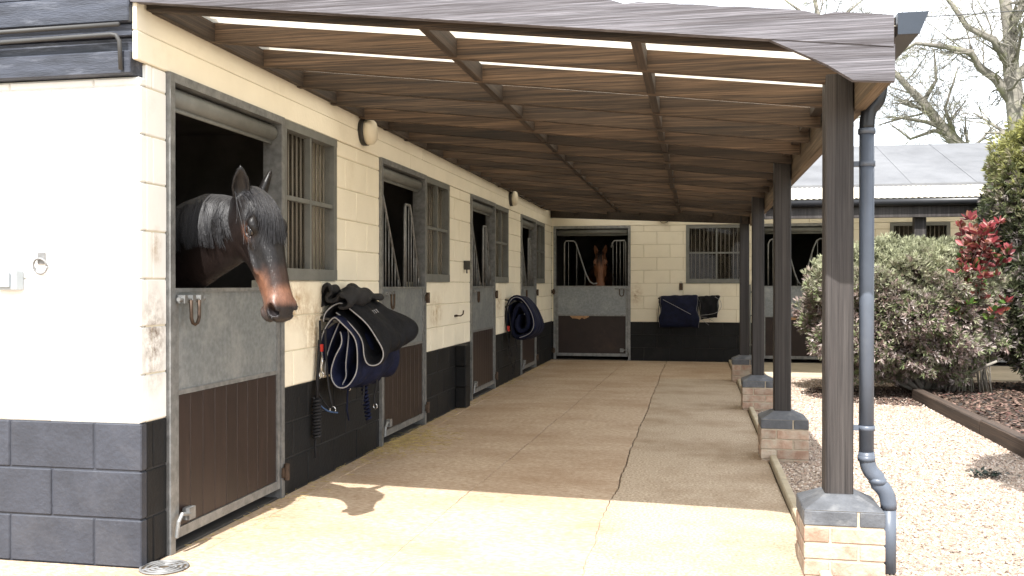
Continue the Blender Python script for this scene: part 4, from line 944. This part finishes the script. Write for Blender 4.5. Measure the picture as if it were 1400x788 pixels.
# short coat hair lying along the surface of head and neck
nrm = np.empty(len(hme.vertices)*3, 'f'); hme.vertices.foreach_get('normal', nrm); nrm = nrm.reshape(-1,3)
sel = np.where(co[:,0] > -.55)[0]; wts = np.where(co[sel,0] < -.2, 6.0, 1.0); pick = rng.choice(sel, 26000, p=wts/wts.sum())
hp = co[pick]+rng.normal(0,.0022,(len(pick),3)); hn = nrm[pick]
isn = (head_sn(hp[:,0], hp[:,2])[0] < -.02)[:,None]
fl_ = np.where(isn, np.array([-.55,0,-.84]), np.array([HD[0],0,HD[1]]))+rng.normal(0,.16,(len(pick),3))
fl_ -= hn*(fl_*hn).sum(1)[:,None]; fl_ /= np.linalg.norm(fl_,axis=1)[:,None]+1e-6; fl_ = fl_+hn*rng.uniform(.10,.30,(len(pick),1))
hl = rng.uniform(.006,.014,(len(pick),1)); hs_ = np.cross(fl_, hn); hs_ /= np.linalg.norm(hs_,axis=1)[:,None]+1e-6
hv = np.stack([hp-hs_*.0007, hp+hs_*.0007, hp+fl_*hl], 1).reshape(-1,3); hcol = np.repeat((colr[pick]*rng.uniform(.55,1.7,(len(pick),1)))[:,None,:],3,1).reshape(-1,3)
cme = bpy.data.meshes.new('coat_hair'); cme.from_pydata(hv.tolist(), [], np.arange(len(hv)).reshape(-1,3).tolist()); cme.materials.append(M['coat'])
cat_ = cme.color_attributes.new('col','FLOAT_COLOR','POINT'); cat_.data.foreach_set('color', np.c_[hcol, np.ones(len(hcol))].astype('f').ravel())
def strands(name, gen, n, parent, m, r=.0016):
    b = MB()
    for i in range(n):
        pts, rr = gen(i/n); b.tube(pts, [rr*r*k for k in np.linspace(1.0,.35,len(pts))], 3, cap=False)
    return b.build(name, m, parent, True, flip=False)
def mane_gen(t):
    cq = random.randint(0,34); s0 = .03+.88*(cq+.5)/35+random.gauss(0,.008); rs_ = random.Random(cq); random_c = rs_.uniform(-.03,.05); L_ = random.uniform(.17,.30)*(1.0 if s0 > .12 else .8); pts = []; cv = random.gauss(0,.012)+random_c; jo = random.uniform(.002,.010)+rs_.uniform(0,.012); gr = random.uniform(-.01,.06)
    for k in range(9):
        f = k/8; s2 = s0+cv*f*f+gr*f*.3; tp, bt, wd = float(n_top(s2)), float(n_bot(s2)), float(n_wid(s2)); c_, a_ = (tp+bt)/2, (tp-bt)/2
        n2 = tp+.012-(L_*f)**1.0 if f > .06 else tp+.012; q = min(.999, (n2-c_)/a_)
        vv = wd*(1-.45*max(q,0)**1.5)*max(0,1-abs(q)**2.2)**(1/2.2)+jo+.004
        p2 = NP+ND*s2+NN*n2; pts.append((p2[0], -vv*min(1, f*6+.02)+.006*(f < .05), p2[1]))
    return pts, random.uniform(.8,1.5)
def fore_gen(t):
    v0 = random.gauss(0,.024); v1 = v0*1.6+random.gauss(-.012,.018); L_ = random.uniform(.15,.30); pts = []; jo = random.uniform(.003,.022); kk = random.uniform(-.01,.01)
    for k in range(9):
        f = k/8; sa = -.05+(L_+.05)*f; v_ = v0+(v1-v0)*f+kk*math.sin(f*5); w_ = float(h_wid(sa)); tp = float(h_top(sa)); bt = float(h_bot(sa)); a_ = (tp-bt)/2; c_ = (tp+bt)/2
        q = max(0, 1-(min(abs(v_)/(w_*.9),.98))**2.5)**.4; p_ = head_pt(sa, c_+a_*q+jo+.012*math.sin(math.pi*f)+.03*max(0,.25-f), v_); pts.append(tuple(p_))
    return pts, random.uniform(.8,1.5)
def make_horse(loc, rz, label, coat, tilt=0):
    e = tag(empty('horse', loc, rz), label, 'horse')
    bd = link('body', hme, e)
    if coat is not M['coat']:
        bd.material_slots[0].link = 'OBJECT'; bd.material_slots[0].material = coat
    return e
hx = R(-26)
h1 = make_horse((.36,.40,-.045), hx, 'black bay horse with brown muzzle leaning its head over the stable door', M['coat'])
link('coat_hair', cme, h1)
ec = head_pt(.202,.036,.0)
def eyeball(parent, sgn):
    b = MB(); vs = []; fs = []; nr, ns = 10, 16
    for i in range(nr+1):
        for j in range(ns):
            a, c_ = math.pi*i/nr, 2*math.pi*j/ns; vs.append((ec[0]+.0222*math.sin(a)*math.cos(c_), sgn*.0885+.0222*math.sin(a)*math.sin(c_), ec[2]+.0222*math.cos(a)))
    for i in range(nr):
        for j in range(ns): fs.append((i*ns+j, i*ns+(j+1)%ns, (i+1)*ns+(j+1)%ns, (i+1)*ns+j))
    b.add(vs, fs).build('eye', M['eye'], parent, True)
    lid = MB()
    for sg, rr in ((1,.0048),(-1,.0036)):
        pts = []
        for k in range(9):
            a = math.pi*k/8; ds = -.028*math.cos(a); dn = sg*.0165*math.sin(a); p_ = head_pt(.202+ds, .036+dn, sgn*(.108+.004*math.sin(a)-.10*abs(ds)**1.2)); pts.append(tuple(p_))
        lid.tube(pts, [rr*(.5+.5*math.sin(math.pi*k/8)) for k in range(9)], 6)
    lid.build('eyelid', M['hair'], parent, True)
for s_g in (-1, 1): eyeball(h1, s_g)
strands('mane', mane_gen, 2600, h1, M['hair'], .002); strands('forelock', fore_gen, 520, h1, M['hair'])
h2 = make_horse((.84,12.80,-.048), R(-84), 'brown horse looking out between the grille bars of the end stable', M['coatbay'])
h2.scale = (1.07,1.07,1.07)
for s_g in (-1, 1): eyeball(h2, s_g)
strands('forelock', fore_gen, 60, h2, M['hair'], .002)

# ------------------------------------------------------------------ bushes
def spray_bush(center, rad, n, pal, size, parent, power=2.0, inner=.25, topc=None, ymin=None, tag_name='foliage', nq=6, lump=.10, matn='leaf', flat=None):
    """many small pointed sprays spread through the outer shell of a lumpy volume"""
    d = rng.normal(0,1,(n,3)); d /= np.linalg.norm(d,axis=1)[:,None]
    lum = 1+lump*(np.sin(d[:,0]*7+1.3)*np.sin(d[:,1]*6+.4)*np.sin(d[:,2]*8+2)+.7*np.sin(d[:,0]*15+d[:,2]*13)*np.sin(d[:,1]*14+1))
    rr = 1-inner*rng.random(n)**1.6
    sgn = np.sign(d); q = sgn*np.abs(d)**(2/power); q /= (np.abs(q)**power).sum(1)[:,None]**(1/power)
    p = q*rad*(rr*lum)[:,None]+np.array(center)
    nm = q/np.array(rad); nm /= np.linalg.norm(nm,axis=1)[:,None]
    ax = nm*.8+rng.normal(0,.5,(n,3))+np.array([0,0,.28]); ax /= np.linalg.norm(ax,axis=1)[:,None]
    ref = rng.normal(0,1,(n,3)); sdv = np.cross(ax, ref); sdv /= np.linalg.norm(sdv,axis=1)[:,None]; s2_ = np.cross(ax, sdv)
    L_ = (size*rng.uniform(.6,1.4,n))[:,None]; V_ = []; C_ = []
    pc = np.array(pal); ci = rng.integers(0,len(pal),n); cl_ = pc[ci]*rng.uniform(.65,1.35,(n,1))
    if topc is not None:
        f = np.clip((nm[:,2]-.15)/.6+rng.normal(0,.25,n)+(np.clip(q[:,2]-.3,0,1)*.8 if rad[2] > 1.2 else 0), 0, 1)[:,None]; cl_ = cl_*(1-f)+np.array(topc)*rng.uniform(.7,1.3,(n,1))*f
    for k in range(nq):
        ang = rng.uniform(0,6.28,(n,1)); lat = sdv*np.cos(ang)+s2_*np.sin(ang); dirn = ax+lat*rng.uniform(.3,.95,(n,1)); dirn /= np.linalg.norm(dirn,axis=1)[:,None]
        wd = np.cross(dirn, rng.normal(0,1,(n,3))); wd /= np.linalg.norm(wd,axis=1)[:,None]; wd = wd*L_*.10
        a = p+dirn*L_*.05; m_ = p+dirn*L_*.55; e_ = p+dirn*L_
        V_.append(np.stack([a, m_+wd, e_, m_-wd], 1)); C_.append(np.repeat(cl_[:,None,:],4,1))
    V_ = np.concatenate(V_).reshape(-1,3); C_ = np.concatenate(C_).reshape(-1,3)
    F_ = np.arange(len(V_)).reshape(-1,4)
    if ymin is not None: 
        ok = V_.reshape(-1,4,3)[:,:,2].min(1) > ymin; F_ = F_[ok]
    me = bpy.data.meshes.new(tag_name); me.from_pydata(V_.tolist(), [], F_.tolist()); me.materials.append(M[matn])
    at = me.color_attributes.new('col','FLOAT_COLOR','POINT'); at.data.foreach_set('color', np.c_[C_, np.ones(len(C_))].astype('f').ravel())
    return link(tag_name, me, parent)
def stems(base, tips, r, parent, name='stem'):
    for t in tips:
        m_ = Vector(base).lerp(Vector(t), .5)+Vector((random.uniform(-.06,.06),random.uniform(-.06,.06),random.uniform(-.05,.02)))
        MB().tube(bend(base, m_, t, 6), [r*k for k in np.linspace(1,.35,7)], 7).build(name, M['bark'], parent, True)
bu = tag(empty('bush', (5.15,8.1,0)), 'big round clipped bush with bronzed foliage in front of end stable', 'bush')
pal = [(.27,.21,.19),(.32,.26,.24),(.20,.22,.12),(.15,.18,.085),(.20,.14,.125),(.28,.28,.19),(.38,.33,.31)]
spray_bush((-.20,0,1.02), (1.06,.90,.82), 30000, pal, .064, bu, 2.3, .22, (.29,.30,.19), nq=6, lump=.15)  # green top tone, lightened to carry the strong sunlight on the dome
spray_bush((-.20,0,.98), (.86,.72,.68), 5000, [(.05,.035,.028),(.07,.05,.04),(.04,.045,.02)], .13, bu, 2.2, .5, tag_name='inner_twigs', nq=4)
stems((.12,.1,0), [(-.7,-.3,.55),(-.3,-.5,.6),(.2,-.45,.65),(.65,-.2,.6),(.5,.3,.7),(-.5,.3,.6),(-.1,-.1,.9),(.75,-.5,.45),(-.9,.0,.5)], .04, bu)
th = tag(empty('conifer', (7.05,8.3,.06)), 'tall clipped conifer with yellow green top beside the red leaved shrub', 'conifer')
pal2 = [(.07,.085,.04),(.10,.11,.06),(.15,.125,.11),(.20,.175,.165),(.06,.075,.04),(.13,.145,.075)]
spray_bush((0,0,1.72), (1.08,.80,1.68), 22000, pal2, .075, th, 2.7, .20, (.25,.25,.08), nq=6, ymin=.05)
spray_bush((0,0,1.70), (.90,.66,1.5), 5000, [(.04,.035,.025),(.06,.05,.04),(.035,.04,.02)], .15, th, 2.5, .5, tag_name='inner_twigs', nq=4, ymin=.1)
MB().tube([(0,0,-.05),(0,0,1.2),(.05,0,2.6)], [.09,.07,.03], 9).build('trunk', M['bark'], th, True)
# off-frame clipped tree that throws the round shadow on the gravel
lt = tag(empty('topiary_tree', (5.12,1.45,0)), 'round headed clipped tree on a bare stem standing in the gravel', 'tree')
spray_bush((0,0,2.25), (.70,.70,.62), 7000, pal2, .10, lt, 2.1, .5, (.13,.16,.06), nq=4, tag_name='crown')
MB().tube([(0,0,-.05),(.02,0,.9),(0,.01,2.1)], [.06,.05,.035], 9).build('trunk', M['bark'], lt, True)
# red-leaved shrub
ph = tag(empty('shrub', (5.62,7.68,.07)), 'loose shrub with red young leaves above green ones', 'shrub')
lb_ = MB(); stm = MB()
for i in range(46):
    a = random.uniform(0,6.28); rr = random.uniform(.03,.36); top = Vector((rr*math.cos(a), -.30+rr*math.sin(a)*.5, random.uniform(1.05,2.12)-.5*rr)); st0 = Vector((random.uniform(-.3,.3), random.uniform(.1,.45), 0))
    mid_ = Vector((st0.x*.5+top.x*.5, st0.y, top.z*.7))+Vector((random.uniform(-.05,.05),random.uniform(-.03,.03),0)); pp = bend(st0, mid_, top, 8); stm.tube(pp, [.008*k for k in np.linspace(1,.25,9)], 5)
    for k in range(26):
        f = random.uniform(.72,1.0)+.12; c = pp[min(8,int(f*8))]; d_ = Vector((random.gauss(0,1),random.gauss(0,1),random.uniform(.0,1.3))).normalized(); L_ = random.uniform(.07,.125); sd_ = d_.cross(Vector((random.gauss(0,1),random.gauss(0,1),random.gauss(0,1)))).normalized()*L_*.22; up_ = sd_.cross(d_).normalized()*L_*.10
        hh = c.z/2.0+random.gauss(0,.13)
        lb_.cur = random.choice([(.20,.035,.04),(.28,.075,.075),(.14,.025,.03),(.36,.19,.17),(.16,.06,.035)]) if hh > .66 else random.choice([(.07,.13,.03),(.05,.10,.025),(.11,.18,.04),(.20,.06,.04)])
        lb_.add([c, c+d_*L_*.35+sd_, c+d_*L_*.75+sd_*.8+up_, c+d_*L_+up_*1.6, c+d_*L_*.75-sd_*.8+up_, c+d_*L_*.35-sd_], [(0,1,2,3),(0,3,4,5)])
lb_.build('leaves', M['redleaf'], ph, flip=False); stm.build('stems', M['bark'], ph, True)
# little clump of fallen foliage on the gravel
fc_ = tag(empty('fallen_clump', (4.51,3.02,0)), 'small dark clump of fallen foliage lying on shaded gravel', 'plant debris')
b = MB()
for i in range(90):
    a = random.uniform(0,6.28); c = Vector((random.gauss(0,.055), random.gauss(0,.03), random.uniform(.0,.035))); d_ = Vector((math.cos(a), math.sin(a), random.uniform(-.1,.6))).normalized()*random.uniform(.03,.06); sd_ = d_.cross(Vector((0,0,1))).normalized()*.012
    b.cur = random.choice([(.015,.03,.018),(.025,.04,.03),(.04,.05,.045)]); b.add([c, c+d_*.5+sd_, c+d_, c+d_*.5-sd_], [(0,1,2,3)])
b.build('leaves', M['leaf'], fc_, flip=False)

# ------------------------------------------------------------------ bare trees and cable behind the end stable
def px(u, v, Y):      # point on the vertical plane y=Y seen at photo pixel (u,v)
    f = 1273.9; yaw, pit = .1955, -.0033; x = (u-700)/f; y = -(v-394)/f
    Fw = math.cos(pit)-y*math.sin(pit); Up = math.sin(pit)+y*math.cos(pit)
    d = Vector((x*math.cos(yaw)-Fw*math.sin(yaw), x*math.sin(yaw)+Fw*math.cos(yaw), Up)); return CAM+d*((Y-CAM.y)/d.y)
def grow(b, p, d, L_, r, depth, rnd_):
    n = 5; pts = [p]; rs = [r]; dd = d.copy()
    for i in range(n):
        dd = (dd+Vector((rnd_.gauss(0,.16),rnd_.gauss(0,.16),rnd_.gauss(.03,.14)))).normalized(); pts.append(pts[-1]+dd*(L_/n)); rs.append(r*(1-.75*(i+1)/n)+.003)
    b.tube(pts, rs, 5 if r > .02 else 3, cap=False)
    if depth <= 0: return
    for k in range(rnd_.choice((4,5,6)) if depth > 1 else rnd_.choice((4,5,6,7))):
        i = rnd_.randint(1, n); dv_ = (dd+Vector((rnd_.gauss(0,.75),rnd_.gauss(0,.75),rnd_.gauss(.05,.6)))).normalized()
        grow(b, pts[i], dv_, L_*rnd_.uniform(.45,.72), max(.005, rs[i]*.5), depth-1, rnd_)
def bare_tree(label, limbs, base, Y, seed):
    e = tag(empty('bare_tree', base), label, 'tree', 'bare trees behind the end stable'); rnd_ = random.Random(seed); o0 = Vector(base)
    for li, (pp, r0, r1) in enumerate(limbs):
        P_ = [Vector(base)] if li == 0 else []
        P_ += [px(u, v, Y)+Vector((0,(rnd_.gauss(0,.4) if i and li else 0),0)) for i, (u, v) in enumerate(pp)]
        P_ = [q-o0 for q in P_]; n = len(P_); rs = [r0+(r1-r0)*i/(n-1) for i in range(n)]
        b = MB(); b.tube(P_, rs, 8); b.build('trunk' if li == 0 else 'limb', M['bark'], e, True)
        tw = MB()
        for i in range(1, n):
            if li == 0 and i == 1: continue
            for k in range(3):
                t = rnd_.random(); p_ = P_[i-1].lerp(P_[i], t); dr_ = (P_[i]-P_[i-1]).normalized(); dv_ = (dr_*.6+Vector((rnd_.gauss(0,.8),rnd_.gauss(0,.8),rnd_.gauss(.15,.6)))).normalized()
                grow(tw, p_, dv_, rnd_.uniform(.9,2.0), max(.010, rs[i]*.30), 2, rnd_)
        if tw.v: tw.build('twigs', M['bark'], e, True, flip=False)
    return e
bare_tree('bare leafless tree with forked grey trunk rising behind the tall conifer', [
    ([(1396,200),(1388,140),(1382,90),(1380,40),(1372,-10),(1360,-60)], .34, .12),
    ([(1390,150),(1362,108),(1340,92),(1325,75),(1290,66),(1250,62),(1215,78)], .16, .03),
    ([(1382,95),(1350,62),(1320,40),(1298,8),(1270,-30)], .13, .04),
    ([(1380,45),(1395,10),(1410,-40)], .14, .06),
    ([(1388,110),(1412,80),(1440,40)], .14, .06)], (12.2,26,0), 26, 3)
bare_tree('bare mossy tree with a leaning trunk behind the felt roof', [
    ([(1330,215),(1308,196),(1285,170),(1262,140),(1240,118),(1222,98),(1205,70)], .26, .05),
    ([(1300,185),(1275,180),(1245,190),(1215,170)], .09, .02),
    ([(1290,175),(1265,168),(1235,160),(1200,172)], .09, .02),
    ([(1262,140),(1280,110),(1275,70)], .08, .02),
    ([(1310,198),(1290,150),(1300,100)], .08, .02)], (11.2,28,0), 28, 8)
bare_tree('bare leafless tree whose top twigs show above the canopy edge', [
    ([(1130,200),(1128,120),(1125,60),(1118,20),(1110,-20)], .2, .05),
    ([(1125,60),(1090,20),(1060,-5)], .08, .02),
    ([(1124,50),(1160,15),(1190,-15)], .08, .02)], (7.0,30,0), 30, 5)
cb = MB(); A_, B_ = px(900,30,22), px(1700,-14,22)
cb.tube([A_.lerp(B_, i/20)-Vector((0,0,.25*math.sin(math.pi*i/20))) for i in range(21)], .014, 6)
tag(cb.build('overhead_cable', M['cable'], None, True), 'thin dark overhead cable crossing the sky above the felt roof', 'cable')
